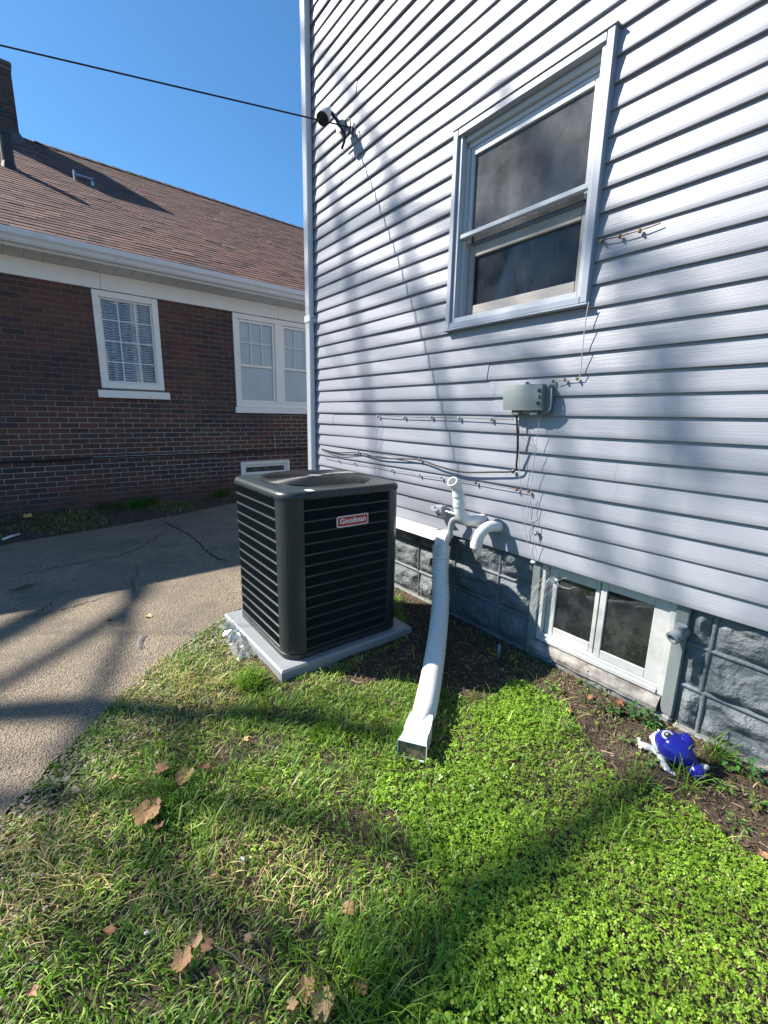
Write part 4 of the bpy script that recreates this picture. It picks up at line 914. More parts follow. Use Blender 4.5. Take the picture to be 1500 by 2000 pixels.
b = MB(); c = Vector(wy(1049, 1040, 2.325)); b.tube([c, c+Vector((0, -.016, 0))], .012, 10); b.box(c+Vector((-.006, -.022, -.02)), c+Vector((.006, -.010, .004)), .002); tag(b.build('anchor_bolt', 'galv'), 'small grey anchor bolt in the siding right of the hanging wires', 'bolt')
# cable along the brick house
def nwall(px, py, off=.02):
    nv = NBM.to_3x3() @ Vector((0, -1, 0)); o_ = NBM @ Vector((0, -off, 0)); d = ray(px, py); k = (np.array(o_)-CAM)@np.array(nv)/(d@np.array(nv)); return CAM+d*k
cable('wall_cable', [nwall(-60, 905), nwall(0, 903), nwall(90, 900), nwall(200, 893), nwall(300, 889), nwall(400, 886), nwall(520, 881), nwall(600, 877), nwall(660, 874)], .016, 'cable', 'black cable strung along the brick wall above ground')
cable('wall_cable', [nwall(180, 893, .045), nwall(230, 891, .045), nwall(330, 887, .045), nwall(450, 883, .04)], .006, 'galv', 'bright silver cable lying along the black one on the brick wall')
cable('wall_wire', [nwall(535, 845), nwall(537, 862), nwall(537, 874), nwall(541, 880)], .006, 'wire', 'short white wire rising from the cable under the double window', cat='wire')

# ------------------------------------------------------------------ toy
toy = thing('plastic_toy', (-.56, 2.11, 0), 'glossy blue and white plastic animal toy lying on its side in the soil', 'toy')
P = [Vector(gz(*q[:2], q[2])) for q in ((1284, 1437, .085), (1290, 1441, .086), (1302, 1449, .086), (1315, 1459, .086), (1329, 1470, .080), (1342, 1482, .064), (1350, 1490, .052), (1355, 1497, .046), (1359, 1505, .040), (1361, 1513, .033), (1361, 1520, .026))]
RR = [.014, .040, .058, .065, .059, .042, .028, .024, .032, .030, .012]
Pc = catmull(P, 4); idx = np.linspace(0, len(RR)-1, len(Pc)); rr = np.interp(idx, range(len(RR)), RR)
b = MB(); b.tube(Pc, list(rr), 24); b.build('body', 'toyblue', toy, smooth=True)
b = MB(); c = Vector(gz(1338, 1451, .115)); b.tube([c+Vector((-.034, -.01, 0)), c+Vector((-.024, -.006, .004)), c, c+Vector((.022, .006, 0)), c+Vector((.032, .009, -.004))], [.008, .032, .044, .030, .008], 18); b.build('fin_bump', 'toyblue', toy, smooth=True)
# white belly band along the wall side
b = MB(); rows_ = []
for i in range(2, len(Pc)-2):
    dd = (Pc[i+1]-Pc[i-1]).normalized(); side = dd.cross(Vector((0, 0, 1))).normalized(); side = side if side.y > 0 else -side; upv = side.cross(dd); upv = upv if upv.z > 0 else -upv; r_ = rr[i]*1.012+.0008
    rows_.append([Pc[i]+(side*math.cos(a)+upv*math.sin(a))*r_ for a in np.linspace(-.9, .72, 9)])
b.ring_loft(rows_, close=False); b.build('belly_band', 'toywhite', toy, smooth=True)
def disc(c_, n_, r0, r1, h, m, nm, parent):
    b = MB(); n_ = n_.normalized(); b.tube([c_-n_*.004, c_+n_*h, c_+n_*(h+.0015)], [r0, r0, r1], 18); return b.build(nm, m, parent, smooth=True, angle=40)
A_ = Pc[9]; en = ((Vector(CAM)-A_).normalized()*.70+Vector(CU)*.66-Vector(CX)*.05).normalized(); ec = A_+en*(rr[9]*.985)
eye = disc(ec, en, .0230, .021, .003, 'toywhite', 'eye', toy); disc(ec+en.normalized()*.0035, en, .0140, .0125, .0018, 'cable', 'pupil', eye); disc(ec+en.normalized()*.0055-Vector((.003, .0, -.001)), en, .006, .005, .0014, 'toywhite', 'glint', eye)
def limb(pts, rad, toes, tdir):
    b = MB(); Q = catmull(pts, 5); b.tube(Q, list(1.05*np.interp(np.linspace(0, len(rad)-1, len(Q)), range(len(rad)), rad)), 12); l = b.build('leg', 'toygrey', toy, smooth=True)
    for k in range(toes):
        e = Vector(pts[-1])+Vector(tdir)*1.4*(k-(toes-1)/2); dd = (Vector(pts[-1])-Vector(pts[-2])).normalized(); b = MB(); b.tube([e-dd*.006, e+dd*.004, e+dd*.009], [.006, .0065, .002], 8); b.build('toe', 'toywhite', l, smooth=True)
g_ = lambda *q: Vector(gz(*q))
limb([g_(1290, 1470, .045), g_(1284, 1456, .062), g_(1280, 1443, .078), g_(1279, 1434, .088)], [.016, .020, .020, .012], 4, (-.004, -.008, -.007))
limb([g_(1289, 1474, .035), g_(1276, 1464, .030), g_(1262, 1458, .030), g_(1250, 1452, .030)], [.013, .014, .016, .010], 4, (.005, -.007, -.004))
limb([g_(1287, 1472, .032), g_(1293, 1485, .026), g_(1300, 1497, .022), g_(1308, 1507, .016)], [.013, .014, .013, .010], 4, (-.007, -.003, .002))
b = MB(); q = g_(1376, 1498, .05); b.tube([q+Vector((-.012, -.012, -.006)), q, q+Vector((.012, .010, .004))], [.014, .015, .008], 10); b.build('tail_flap', 'toywhite', toy, smooth=True)

# ------------------------------------------------------------------ dead leaves, scraps
def leaf_mesh(seed, col):
    r_ = random.Random(seed); n = 44; pts = []
    for k in range(n):
        a = 2*PI*k/n; lob = .66+(.16+.12*r_.random())*abs(math.cos(2.5*(a-PI/2)+.25*math.sin(a+seed)))**1.3+.05*math.sin(13*a+seed)+r_.uniform(-.05, .04)
        if abs(a-3*PI/2) < .25: lob *= .5
        pts.append((lob*math.cos(a)*.5, lob*math.sin(a)*.55))
    b = MB(); cu1, cu2, tw_ = r_.uniform(.4, 1.2), r_.uniform(-.35, .8), r_.uniform(-.5, .5)
    def z_(x, y): return cu1*x*x*1.6+cu2*y*y+tw_*x*y+.05*mnoise.noise(Vector((x*7, y*7, seed)))+.025*abs(math.sin(9*x+2*y))
    vs = [(0, 0, z_(0, 0))]; cs_ = [col]
    for s_ in (.35, .7, 1.):
        for x, y in pts: vs.append((x*s_, y*s_, z_(x*s_, y*s_)))
    f = [(0, 1+k, 1+(k+1) % n) for k in range(n)]+[(1+a*n+k, 1+a*n+(k+1) % n, 1+(a+1)*n+(k+1) % n, 1+(a+1)*n+k) for a in (0, 1) for k in range(n)]
    f = [q if len(q) == 3 else (q[0], q[3], q[2], q[1])[::-1] for q in f]
    b.tc = tuple(x*2.0 for x in col); b.add(vs, f); b.tc = tuple(x*.8 for x in col); b.tube([(0, -.1, z_(0, -.1)), (0, -.45, z_(0, -.3)), (.06, -.75, z_(0, -.5)+.05)], [.012, .012, .008], 5); return b
TAN = (.36, .205, .098); BRN = (.23, .115, .055); PALE = (.42, .27, .145); RED = (.20, .065, .032); DK = (.09, .06, .045)
LEAVES = [((290, 1606), .125, TAN, 'largest curled tan leaf in the grass left of the lawn centre'), ((296, 1588), .06, BRN, 'brown leaf tucked behind the largest curled tan leaf'), ((362, 1529), .085, TAN, 'folded tan leaf above the largest leaf, beside bare soil'), ((315, 1516), .07, BRN, 'brown leaf lying left of the folded tan leaf'),
          ((400, 1510), .055, BRN, 'small brown leaf lying right of the folded tan leaf'), ((222, 1531), .050, PALE, 'narrow pale leaf in the grass near the driveway edge'), ((313, 1628), .05, BRN, 'brown leaf half under the largest curled tan leaf'),
          ((480, 1454), .035, (.5, .26, .15), 'little orange leaf chip in front of the pad'), ((290, 1207), .060, (.55, .33, .13), 'orange leaf flat on the sunlit driveway'), ((213, 1213), .045, TAN, 'thin tan leaf on the driveway left of the orange leaf'),
          ((358, 1890), .068, TAN, 'curled tan leaf near the bottom left of the lawn'), ((385, 1850), .048, PALE, 'pale upright leaf above the curled bottom left leaf'), ((406, 1862), .042, BRN, 'brown bent leaf beside the pale upright leaf'),
          ((598, 1945), .066, TAN, 'tan leaf at the bottom edge leaning on a paler leaf'), ((632, 1972), .074, PALE, 'pale broad leaf at the bottom edge of the photo'), ((681, 1784), .055, (.48, .27, .15), 'folded orange tan leaf standing in grass beside the clover'),
          ((705, 1940), .050, BRN, 'dark brown leaf hidden in long grass at the bottom centre'), ((215, 1834), .038, (.52, .25, .13), 'small orange leaf in shaded grass at lower left'), ((570, 1970), .035, PALE, 'small pale leaf left of the broad bottom leaf'),
          ((485, 1845), .030, PALE, 'tiny pale leaf in the lower middle of the grass'), ((64, 1953), .034, (.5, .26, .16), 'small orange leaf in the bottom left corner grass'), ((417, 1722), .030, (.5, .30, .18), 'tiny tan leaf in dry grass at the lawn middle'),
          ((1205, 1380), .085, RED, 'rust red leaf against the foundation under the basement window'), ((1222, 1392), .06, (.20, .08, .05), 'dark red leaf overlapping the rust red one'), ((1112, 1390), .030, (.55, .16, .09), 'small bright red leaf on soil left of the rust red leaf'),
          ((1150, 1365), .05, BRN, 'brown leaf on the soil left of the bushy weeds'), ((1490, 1674), .05, (.46, .24, .14), 'tan leaf at the right edge beyond the clover'), ((1372, 1606), .04, TAN, 'tan leaf on the soil at the clover edge near the toy'),
          ((57, 1013), .16, (.50, .34, .10), 'yellow leaf on the verge below the brick wall'), ((352, 1000), .07, PALE, 'pale leaf on the verge below the brick wall'), ((700, 1305), .045, RED, 'red brown leaf in the shade before the pad')]
for k, (q, sz, col, lbl) in enumerate(LEAVES):
    b = leaf_mesh(k+1, col); p = gz(*q); far = q[1] < 1030
    o = b.build('dry_leaf', 'leaf', smooth=True); tag(o, lbl, 'leaf', 'dead leaves on the ground'); z = float(gh(p[0], p[1])); drv = bool(inpoly(p[0], p[1], DRIVE))
    o.location = (p[0], p[1], .014 if drv else z+(.012 if far or q[0] > 1000 else .030)); o.scale = (sz*.95,)*3; o.rotation_euler = (rng.uniform(-.35, .35)*(0.2 if drv else 1), rng.uniform(-.3, .3)*(0.2 if drv else 1), rng.uniform(0, 6.28))
b = leaf_mesh(77, DK); o = b.build('bark_strip', 'bark', smooth=True); p = gz(45, 1151); o.location = (p[0], p[1], .016); o.scale = (.05, .26, .05); o.rotation_euler = (0, 0, .55); tag(o, 'dark curled strip of bark on the shaded driveway', 'bark')
b = MB(); b.tube(catmull([gz(285, 1240, .014), gz(276, 1246, .016), gz(271, 1256, .02), gz(272, 1267, .014)], 6), [.004]+[.012]*17+[.004], 6); tag(b.build('plastic_strip', 'film'), 'short crinkled clear plastic strip on the driveway', 'plastic scrap')
for (q, s_, lbl) in (((474, 1686), .008, 'white scrap in the grass at lawn middle'), ((287, 1834), .006, 'tiny white scrap in shaded grass lower left'), ((1075, 1300), .008, 'white pebble on soil beside the foundation')):
    p = gz(*q); b = MB(); b.box((-s_, -s_*.7, -s_*.3), (s_, s_*.7, s_*.5), s_*.25); o = b.build('white_scrap', 'litter'); o.location = (p[0], p[1], float(gh(p[0], p[1]))+.025); o.rotation_euler = (.3, .2, rng.uniform(0, 3)); tag(o, lbl, 'scrap')
b = MB(); b.tube(catmull([gz(425, 1850, .03), gz(455, 1865, .035), (gz(475, 1885, .03)), gz(500, 1900, .03), gz(520, 1918, .02)], 6), .0028, 6); tag(b.build('twig', 'bark', smooth=True), 'thin bent brown twig in the grass at lower middle', 'twig')
b = MB(); b.tube([gz(5, 1054, .03), gz(20, 1048, .04), gz(38, 1043, .03)], .014, 6); tag(b.build('pale_stick', 'litter', smooth=True), 'pale stick on the verge at the left edge', 'stick')
b = MB(); b.tube([gz(973, 1290, 0), Vector(gz(973, 1290, 0))+Vector((0, 0, .11))], .010, 8); tag(b.build('marker_stake', 'postpaint', smooth=True), 'small grey stake in the shaded soil by the foundation', 'stake')

# ------------------------------------------------------------------ grass, clover, litter
PADP = [(-3.12, .90), (-2.10, .90), (-2.10, 1.93), (-3.12, 1.93)]
CLO = pxpoly([(872, 1440), (905, 1405), (955, 1370), (1000, 1338), (1045, 1345), (1110, 1392), (1135, 1440), (1190, 1510), (1235, 1545), (1290, 1562), (1360, 1588), (1400, 1625), (1445, 1660), (1530, 1720), (1700, 1900), (1700, 2300), (800, 2300), (838, 1950), (850, 1800), (775, 1640), (745, 1560), (760, 1500), (830, 1490)])
DIRT = pxpoly([(783, 1170), (800, 1250), (700, 1300), (660, 1330), (720, 1335), (800, 1325), (850, 1340), (905, 1365), (955, 1362), (1000, 1332), (1045, 1340), (1110, 1385), (1140, 1440), (1190, 1508), (1235, 1540), (1290, 1556), (1360, 1582), (1400, 1618), (1445, 1652), (1530, 1715), (1700, 1750), (1500, 1500), (1060, 1270)])
DIRT2 = pxpoly([(430, 1215), (500, 1290), (560, 1335), (620, 1325), (560, 1360), (470, 1300), (410, 1230)])
BARE = [(pxpoly([(395, 1470), (440, 1450), (520, 1430), (560, 1450), (500, 1480), (430, 1500)]), .75), (pxpoly([(600, 1590), (690, 1570), (730, 1620), (640, 1640)]), .6), (pxpoly([(480, 1850), (540, 1830), (560, 1900), (500, 1920)]), .7), (pxpoly([(210, 1760), (290, 1720), (280, 1780), (220, 1800)]), .6), (pxpoly([(330, 1660), (470, 1650), (430, 1720), (330, 1720)]), .35)]
def keep_out(x, y): return inpoly(x, y, PADP) | inpoly(x, y, DRIVE) | (y > 2.36) & (x > -4.4) & (x < 3.3)
def blades(n, box_, hmin, hmax, wid, dens, cols, seed, lean=1.0, name='grass'):
    r_ = np.random.default_rng(seed); x = r_.uniform(box_[0], box_[1], n); y = r_.uniform(box_[2], box_[3], n)
    k = (r_.random(n) < dens(x, y)) & ~keep_out(x, y); x, y = x[k], y[k]; n = len(x); z = gh(x, y)
    cl = fbm(x+3, y, 5, 3); a = r_.uniform(0, 2*PI, n)*.7+vn(x, y, 6)*9; h = r_.uniform(hmin, hmax, n)*(.6+.9*cl); w = wid*r_.uniform(.6, 1.3, n)
    ln = lean*r_.uniform(.25, 1.3, n); dx, dy = np.cos(a), np.sin(a); sx, sy = -dy, dx
    V = np.zeros((n, 7, 3))
    for j, (t_, ww) in enumerate(((0, .7), (.45, 1.), (.8, .7))):
        ox = ln*t_**1.6*h*.9; oz = h*t_*(1-.38*np.minimum(ln, 1.2)*t_)
        for s_, e in ((0, -1), (1, 1)):
            V[:, j*2+s_, 0] = x+dx*ox+sx*w*ww*.5*e; V[:, j*2+s_, 1] = y+dy*ox+sy*w*ww*.5*e; V[:, j*2+s_, 2] = z+oz-.003
    ox = ln*h*.95; V[:, 6, 0] = x+dx*ox; V[:, 6, 1] = y+dy*ox; V[:, 6, 2] = z+h*np.maximum(.12, 1-.42*np.minimum(ln, 1.4)*1.1)-.003
    b_ = (np.arange(n)*7)[:, None]; Q = np.concatenate([b_+np.array([[0, 1, 3, 2]]), b_+np.array([[2, 3, 5, 4]])]); T = b_+np.array([[4, 5, 6]])
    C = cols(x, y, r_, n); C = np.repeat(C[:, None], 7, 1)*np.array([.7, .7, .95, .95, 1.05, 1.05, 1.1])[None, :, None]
    return V.reshape(-1, 3), Q, T, C.reshape(-1, 3)
G1, G2, G3, STR = np.array([.068, .165, .014]), np.array([.19, .345, .030]), np.array([.40, .50, .11]), np.array([.62, .51, .26])
def dry(x, y): return np.clip((fbm(x+20, y+4, 1.9, 4)-.47)*5, 0, 1)
def gcol(x, y, r_, n):
    u = r_.random((n, 1)); c = G1*(1-u)+G2*u; c = np.where(r_.random((n, 1)) < .18, G3, c); d_ = dry(x, y)
    s_ = r_.random(n) < .02+.30*d_; c[s_] = STR*r_.uniform(.55, 1.1, (s_.sum(), 1)); return c*r_.uniform(.8, 1.2, (n, 1))
def gden(x, y):
    d = np.clip(.35+1.3*fbm(x, y, 3.3, 3), 0, 1)*(1-.35*dry(x, y)); d = np.where(inpoly(x, y, CLO), .10+.35*np.clip((fbm(x+6, y+9, 2.6, 3)-.42)*4, 0, 1), d); d = np.where(inpoly(x, y, DIRT), .025, d); d = np.where(inpoly(x, y, DIRT2), .25, d)
    for pl_, k in BARE: d = np.where(inpoly(x, y, pl_), d*(1-k), d)
    return np.where(y > 2.2, .05, d)
def join(name, parts, m, label, cat=None):
    vs, fs, cs_ = [], {}, []; o = 0
    for p in parts:
        V, F, C = p[0], p[1:-1], p[-1]
        for f in F: fs.setdefault(f.shape[1], []).append(f+o)
        vs.append(V); cs_.append(C); o += len(V)
    me = npmesh(name, np.concatenate(vs), [np.concatenate(v) for v in fs.values()], m, np.concatenate(cs_)); return tag(link(name, me), label, None, None, 'stuff')
LAWN = (-3.6, 1.0, -1.1, 2.35)
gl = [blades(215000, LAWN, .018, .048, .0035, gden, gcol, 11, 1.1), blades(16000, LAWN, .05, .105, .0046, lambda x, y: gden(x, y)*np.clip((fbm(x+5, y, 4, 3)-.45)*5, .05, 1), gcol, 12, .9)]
# short thatch of dead blades lying flat
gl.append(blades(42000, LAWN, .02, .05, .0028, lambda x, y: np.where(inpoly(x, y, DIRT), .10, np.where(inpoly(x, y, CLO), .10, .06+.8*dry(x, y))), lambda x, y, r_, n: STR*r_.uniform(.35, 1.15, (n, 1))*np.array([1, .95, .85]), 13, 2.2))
# thicker tufts: by the pad front, along the clover, around the toy
for (q, n, r0, h) in (((490, 1335), 420, .07, .10), ((790, 1440), 260, .06, .09), ((850, 1790), 160, .09, .09), ((880, 1960), 130, .12, .10), ((1215, 1625), 60, .10, .12), ((1330, 1540), 26, .06, .15), ((1245, 1530), 34, .05, .12), ((1395, 1480), 40, .05, .16), ((700, 1880), 130, .10, .12), ((640, 1440), 240, .08, .08), ((340, 1560), 160, .10, .08), ((720, 1960), 130, .08, .15)):
    c = gz(*q); gl.append(blades(n, (c[0]-r0, c[0]+r0, c[1]-r0, c[1]+r0), h*.6, h*1.1, .004, lambda x, y, c=c, r0=r0: (np.hypot(x-c[0], y-c[1]) < r0)*1., lambda x, y, r_, n: (G2*r_.uniform(.5, 1.1, (n, 1))), int(q[0]), .9))
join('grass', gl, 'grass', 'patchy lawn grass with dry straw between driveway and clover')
def vden(x, y): return np.clip((fbm(x, y, 1.6, 4)-.36)*3.2, .03, 1)*((x < -6.2) & (x > -7.95))*np.clip((y+6)/2, 0, 1)
vl = [blades(26000, (-8.2, -6.1, -4, 4.6), .03, .09, .007, vden, lambda x, y, r_, n: np.where(r_.random((n, 1)) < .55, G1*1.1, STR*.6)*r_.uniform(.6, 1.2, (n, 1)), 21, 1.)]
for q in ((210, 990), (330, 975), (262, 992), (430, 970), (285, 985)):
    c = gz(*q); vl.append(blades(260, (c[0]-.16, c[0]+.16, c[1]-.16, c[1]+.16), .10, .22, .008, lambda x, y: np.ones_like(x), lambda x, y, r_, n: G1*r_.uniform(.6, 1.2, (n, 1)), int(q[0]), .8))
join('verge_grass', vl, 'grass', 'thin grass and weeds on the verge below the brick wall')
def clover(n, box_, dens, seed, r0, hmax):
    r_ = np.random.default_rng(seed); x = r_.uniform(box_[0], box_[1], n); y = r_.uniform(box_[2], box_[3], n); k = (r_.random(n) < dens(x, y)) & ~keep_out(x, y); x, y = x[k], y[k]; n = len(x)
    mound = fbm(x+7, y+1, 4.5, 3); z = gh(x, y)+.006+hmax*r_.uniform(.25, 1, n)*(.45+.9*mound); R_ = r0*r_.uniform(.5, 1.25, n)*(.72+.55*fbm(x, y, 2, 2)); a0 = r_.uniform(0, 2*PI, n); tx, ty = r_.normal(0, .28, n), r_.normal(0, .28, n)
    vs = []; 
    tone = fbm(x+2, y+8, 2.1, 3)[:, None]; u = np.clip(r_.random((n, 1))*.7+tone*.5-.1, 0, 1); c = np.array([.10, .225, .018])*(1-u)+np.array([.35, .53, .050])*u; c = c*r_.uniform(.8, 1.15, (n, 1))
    out = [(0, 0, 0), (.45, .34, .10), (.95, .46, .03), (1.12, 0, -.06), (.95, -.46, .03), (.45, -.34, .10)]
    V = np.zeros((n, 3, 6, 3))
    for L in range(3):
        a = a0+L*2*PI/3+r_.normal(0, .15, n); ca, sa = np.cos(a), np.sin(a); dr = r_.uniform(-.25, .35, n)
        for j, (p, q, h) in enumerate(out):
            lx = R_*(p*ca-q*sa); ly = R_*(p*sa+q*ca); V[:, L, j, 0] = x+lx; V[:, L, j, 1] = y+ly; V[:, L, j, 2] = z+R_*(h-dr*p*p)+lx*tx+ly*ty
    b_ = (np.arange(n*3)*6)[:, None]; Q = np.concatenate([b_+np.array([[0, 3, 2, 1]]), b_+np.array([[0, 5, 4, 3]])]); C = np.repeat(c, 18, 0); return V.reshape(-1, 3), Q, C
def cden(x, y):
    xw = x+.30*(fbm(x+11, y, 3.5, 3)-.5)+.10*(fbm(x, y+5, 16, 2)-.5); yw = y+.22*(fbm(x+31, y, 3.5, 3)-.5)
    xw = np.where(y > 1.35, x, xw); yw = np.where(y > 1.35, y, yw)
    e = np.where(inpoly(xw, yw, CLO), np.clip(.10+1.5*fbm(x+1, y+2, 3.6, 4)-.08, 0, 1), 0.); return np.maximum(e, np.where(inpoly(x, y, DIRT), .03*(fbm(x, y, 7, 2) > .55), .035*(fbm(x+4, y, 3, 3) > .56)*(x > -1.7)))
LB1 = (-1.8, 1.0, .2, 2.3); vsp = []
for args in ((84000, LB1, cden, 31, .0076, .032), (32000, LB1, lambda x, y: cden(x, y)*np.clip((fbm(x+8, y+3, 2.4, 3)-.40)*5, 0, 1), 32, .0100, .046)): vsp.append(clover(*args))
ob = join('clover', vsp, 'clover', 'bright green ground cover of small clover leaves')
# soil litter: wood chips, stems and crumbs
def chips(n, box_, dens, seed):
    r_ = np.random.default_rng(seed); x = r_.uniform(box_[0], box_[1], n); y = r_.uniform(box_[2], box_[3], n); k = (r_.random(n) < dens(x, y)) & ~keep_out(x, y); x, y = x[k], y[k]; n = len(x); z = gh(x, y)+.002
    L = r_.gamma(1.8, .0065, n)+.003; w = np.minimum(L*.35, r_.uniform(.0006, .0032, n)); a = r_.uniform(0, 2*PI, n); h = w*.6; tl = r_.normal(0, .25, n); ca, sa = np.cos(a), np.sin(a); V = np.zeros((n, 6, 3))
    for j, (p, q, u) in enumerate(((-1, -1, 0), (1, -1, 0), (1, 1, 0), (-1, 1, 0), (-.8, 0, 1), (.8, 0, 1))):
        V[:, j, 0] = x+p*L*ca-q*w*sa; V[:, j, 1] = y+p*L*sa+q*w*ca; V[:, j, 2] = z+u*h*2+p*L*tl*.5+.002
    b_ = (np.arange(n)*6)[:, None]; Q = np.concatenate([b_+np.array([[0, 1, 5, 4]]), b_+np.array([[2, 3, 4, 5]])]); T = np.concatenate([b_+np.array([[1, 2, 5]]), b_+np.array([[3, 0, 4]])])
    c = np.array([[.085, .056, .038], [.05, .036, .027], [.15, .105, .068], [.27, .21, .135], [.03, .024, .02]])[r_.choice(5, n, p=[.32, .28, .18, .12, .10])]*r_.uniform(.7, 1.25, (n, 1)); return V.reshape(-1, 3), Q, T, np.repeat(c, 6, 0)*1.0
M['chip'] = green('soil_litter', .9, .0)
join('soil_litter', [chips(26000, (-3.4, 1., .6, 2.36), lambda x, y: np.where(inpoly(x, y, DIRT), .85, .12), 41), chips(5000, (-3.3, -2.2, .5, 1.0), lambda x, y: np.where(inpoly(x, y, DIRT2), .9, .15), 42), chips(5000, (-8.1, -6.3, -3, 4.5), lambda x, y: .6+0*x, 43)], 'chip', 'scattered wood chips, stems and crumbs on bare soil')
def pebbles(n, seed):
    r_ = np.random.default_rng(seed); P = DRIVE_EDGE[1:9]; i = r_.integers(0, len(P)-1, n); t_ = r_.random(n); A = np.array(P); p = A[i]*(1-t_[:, None])+A[i+1]*t_[:, None]; off = -np.abs(r_.normal(0, .16, n)); d = A[i+1]-A[i]; d /= np.linalg.norm(d, axis=1)[:, None]
    x, y = p[:, 0]-d[:, 1]*off*-1*-1, p[:, 1]+d[:, 0]*off*-1*-1; s_ = r_.gamma(2.2, .0016, n)+.0015; V = np.zeros((n, 6, 3)); a = r_.uniform(0, 6.28, n)
    for j, (u, w, h) in enumerate(((1, 0, 0), (0, .8, 0), (-1.1, 0, 0), (0, -.7, 0), (.1, .1, .75), (0, 0, -.5))):
        V[:, j, 0] = x+s_*(u*np.cos(a)-w*np.sin(a)); V[:, j, 1] = y+s_*(u*np.sin(a)+w*np.cos(a)); V[:, j, 2] = .010+s_*h
    b_ = (np.arange(n)*6)[:, None]; T = np.concatenate([b_+np.array([[q, (q+1) % 4, 4]]) for q in range(4)]); c = np.array([.30, .26, .21])*r_.uniform(.45, 1.5, (n, 1)); return V.reshape(-1, 3), T, np.repeat(c, 6, 0)
join('loose_gravel', [pebbles(3600, 51)], 'chip', 'loose pebbles along the crumbling driveway edge')
# weeds by the foundation
def weed(q, n, h, size, seed, label, up=.9, col=(.075, .16, .035)):
    r_ = random.Random(seed); c = Vector(gz(*q)); c.z = float(gh(c.x, c.y)); c.y = min(c.y, 2.325); b = MB()
    for k in range(n):
        a = r_.uniform(0, 6.28); t_ = (k+.5)/n; hh = h*t_*r_.uniform(.7, 1.1); rad = size*r_.uniform(.2, 1.3)*(1-.3*up*t_); p = c+Vector((math.cos(a)*rad, math.sin(a)*rad*.7, hh)); p.y = min(p.y, 2.34)
        L = size*r_.uniform(.55, 1.0); w = L*.42; d = Vector((math.cos(a), math.sin(a), r_.uniform(-.35, .5))).normalized(); s_ = d.cross(Vector((0, 0, 1))).normalized(); nn = s_.cross(d); b.tc = tuple(x*r_.uniform(.6, 1.6) for x in col)
        b.add([p, p+d*L*.35+s_*w*.5+nn*.10*L, p+d*L*.75+s_*w*.42+nn*.06*L, p+d*L, p+d*L*.75-s_*w*.42+nn*.06*L, p+d*L*.35-s_*w*.5+nn*.10*L, p+d*L*.5-nn*.03*L], [(0, 1, 6), (1, 2, 6), (2, 3, 6), (3, 4, 6), (4, 5, 6), (5, 0, 6)])
        if k % 2 == 0: b.tc = (.06, .11, .03); b.tube([c+Vector((0, 0, -.005)), c.lerp(p, .5)+Vector((0, 0, .01)), p], .0013, 4, False)
    tag(b.build('weed_plant', 'weed', smooth=True), label, 'weed', 'weeds along the foundation')
for k, (q, n, h, s_, lbl, col) in enumerate((
    ((1143, 1372), 22, .17, .036, 'tall leafy weed climbing the footing left of the bushy ones', (.04, .10, .035)), ((1190, 1392), 24, .07, .042, 'dark leafy weed next to the rust red leaf', (.05, .12, .04)), ((1240, 1405), 44, .09, .042, 'bushy dark weed under the right end of the basement sill', (.045, .115, .035)), ((1275, 1420), 34, .08, .042, 'bushy weed between the basement sill and the blue toy', (.05, .12, .035)),
    ((1080, 1352), 26, .05, .034, 'bright weed patch on soil left of the tall weed', (.14, .24, .05)), ((1040, 1290), 14, .05, .034, 'small weed in the corner of the window footing', (.05, .12, .04)), ((1012, 1318), 8, .05, .028, 'small sprig at the shade edge right of the stake', (.09, .19, .04)), ((990, 1300), 18, .08, .030, 'dark weed in shade beside the grey stake', (.03, .08, .03)),
    ((1225, 1450), 16, .04, .030, 'low weed left of the toy legs', (.11, .21, .05)), ((1262, 1490), 16, .04, .034, 'pale weed in front of the toy legs', (.12, .22, .06)), ((1318, 1498), 10, .05, .036, 'broad leafed weed touching the toy belly', (.10, .20, .04)), ((1400, 1478), 16, .06, .036, 'weed behind the toy tail by the footing', (.06, .14, .04)),
    ((1432, 1498), 24, .06, .038, 'weed right of the toy tail', (.11, .20, .05)), ((1465, 1520), 24, .08, .044, 'glossy weed at the right edge by the footing', (.05, .13, .05)), ((1415, 1545), 22, .04, .030, 'weed on soil below the toy tail', (.12, .22, .05)), ((1470, 1575), 18, .04, .030, 'low weed near the right edge of the soil', (.12, .22, .05)),
    ((1060, 1400), 12, .03, .024, 'seedlings between the shade edge and the clover tip', (.12, .23, .04)), ((1130, 1335), 9, .04, .026, 'seedling at the foot of the peeling sill left end', (.10, .20, .04)), ((1270, 1545), 14, .035, .028, 'low weed at the clover edge below the toy legs', (.14, .25, .05)), ((1440, 1610), 14, .035, .028, 'low weed on the soil strip right of the bright clover', (.12, .22, .04)),
    ((1160, 1480), 16, .04, .026, 'low weed between clover edge and toy', (.12, .23, .05)), ((1190, 1340), 10, .04, .026, 'seedling under the basement sill middle', (.07, .15, .04)), ((1110, 1425), 14, .035, .026, 'seedlings on the soil tongue above the clover', (.13, .24, .05)), ((1345, 1540), 8, .05, .030, 'sprig on bare soil below the toy', (.10, .20, .05)))):
    weed(q, n, h, s_, 300+k, lbl, col=col)
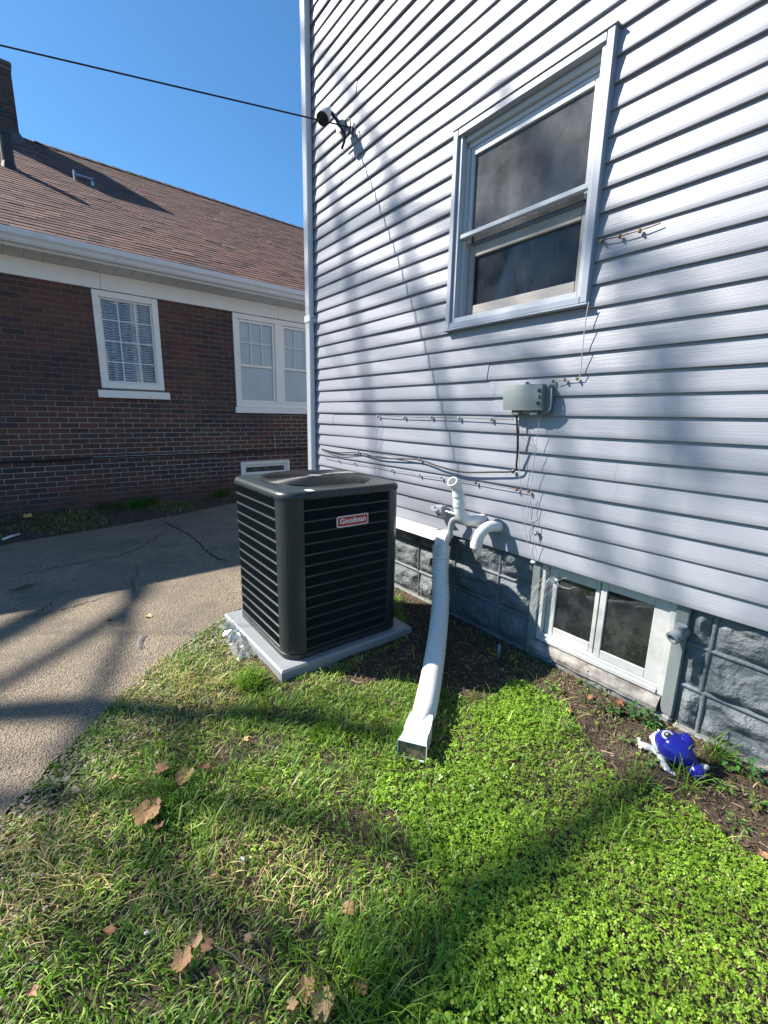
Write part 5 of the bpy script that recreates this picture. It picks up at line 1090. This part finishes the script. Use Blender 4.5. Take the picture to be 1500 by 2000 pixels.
# ------------------------------------------------------------------ unseen bare trees: some throw the dappled shade, others darken the window reflections
def tree(loc, h, seed, label, spread=1., depth=6, limbs=(), rise=4.):
    r_ = random.Random(seed); root = thing('bare_tree', loc, label, 'tree', 'bare trees round the yard'); trunk = MB(); br = MB()
    def grow(p, d, L, r0, lv, mb):
        n = 5; pts = [p]; q = p; dd = d
        for k in range(n):
            dd = (dd+Vector((r_.uniform(-.12, .12), r_.uniform(-.12, .12), r_.uniform(-.03, .10)))).normalized(); q = q+dd*L/n; pts.append(q)
        r1 = r0*.64; mb.tube(pts, list(np.linspace(r0, r1, n+1)), 7 if lv < 2 else 5 if lv < 4 else 3, False)
        if lv >= depth: return
        for k in range(3 if lv < 3 else 2 if r_.random() < .75 else 3):
            a = r_.uniform(.30, .75)*spread; ax = dd.orthogonal(); ax.rotate(Matrix.Rotation(r_.uniform(0, 6.28), 3, dd)); nd = dd.copy(); nd.rotate(Matrix.Rotation(a, 3, ax)); grow(q if k == 0 else pts[r_.randint(3, n)], nd, L*r_.uniform(.62, .84), r1*r_.uniform(.55, .85), lv+1, br)
    for pts, sdist, r_l in limbs:                           # limbs shaped backwards along the sun so their shade lands on given points
        Q = [Vector(p)-SUND*sdist for p in pts]; e = Q[0]+(Q[0]-Q[1])*1.5; Q = [e]+Q+[Q[-1]+(Q[-1]-Q[-2])*.4]; root_pt = Vector((loc[0], loc[1], max(3., Q[0].z+rise))); Q = [root_pt, root_pt.lerp(Q[0], .5)+Vector((0, 0, .5))]+Q
        C = catmull(Q, 6); br.tube(C, [r_l*(.92-.5*k/len(C)) for k in range(len(C))], 7, False)
        for k in range(5):
            p = C[r_.randint(len(C)//4, len(C)-1)]; grow(p, Vector((r_.uniform(-1, 1), r_.uniform(-1, 1), r_.uniform(-.2, 1))).normalized(), r_.uniform(.7, 1.5), r_l*.30, depth-1, br)
    grow(Vector(loc), Vector((.02, .0, 1)), h*.25, h*.0125, 0, trunk); trunk.build('trunk', 'bark', root, smooth=True); br.build('branches', 'bark', root, smooth=True)
G_ = lambda *pp: [(x, y, 0) for x, y in pp]
W_ = lambda *pp: [(x, 2.335, z) for x, z in pp]
tree((-18.5, -9.5, 0), 20, 5, 'bare tree with long crooked limbs left of the brick house', depth=4, limbs=[(W_((-3.55, 2.44), (-3.34, 1.81), (-3.17, 1.1)), 20, .065), (W_((-3.0, 3.1), (-2.79, 2.67), (-2.47, 1.95), (-2.21, 1.26)), 19, .07), (W_((-2.05, 3.7), (-1.92, 3.2), (-1.82, 2.88), (-1.62, 1.9)), 21, .06),
    (W_((-.9, 1.75), (-.79, 1.44), (-.72, 1.28)), 18, .055), (W_((-1.42, 1.4), (-1.27, 1.13), (-1.11, .76)), 18, .055), (W_((-1.15, 2.1), (-1.02, 1.8), (-.85, 1.41), (-.75, 1.2)), 22, .05)])
tree((-8.5, -17.5, 0), 19, 9, 'tallest bare tree alone across the yard', depth=6)
tree((-13.5, -16.0, 0), 15, 19, 'many branched bare tree across the yard beside the tallest one', depth=6)
tree((-18.5, -17.0, 0), 16, 23, 'leaning bare tree across the yard at the far end of the row', depth=6)
tree((-13.2, -5.6, 0), 11, 14, 'slimmer bare tree near the end wall of the brick house', depth=3, rise=-1.5, limbs=[(G_((-2.75, -.45), (-2.57, -.09), (-2.37, .18), (-2.11, .44), (-1.82, .81), (-1.48, 1.13)), 14, .12), (G_((-1.9, -.1), (-1.52, .38), (-1.24, .66), (-1.0, .85)), 15, .065), (G_((-1.45, .1), (-1.15, .25), (-.9, .45)), 13.5, .05)])
tree((-6.2, -8.1, 0), 11, 31, 'bare tree standing closest to the driveway behind the yard', depth=3, rise=-.5, limbs=[(G_((-.45, .1), (-.60, .5), (-.64, .9), (-.63, 1.3), (-.56, 1.70)), 13.5, .115)])
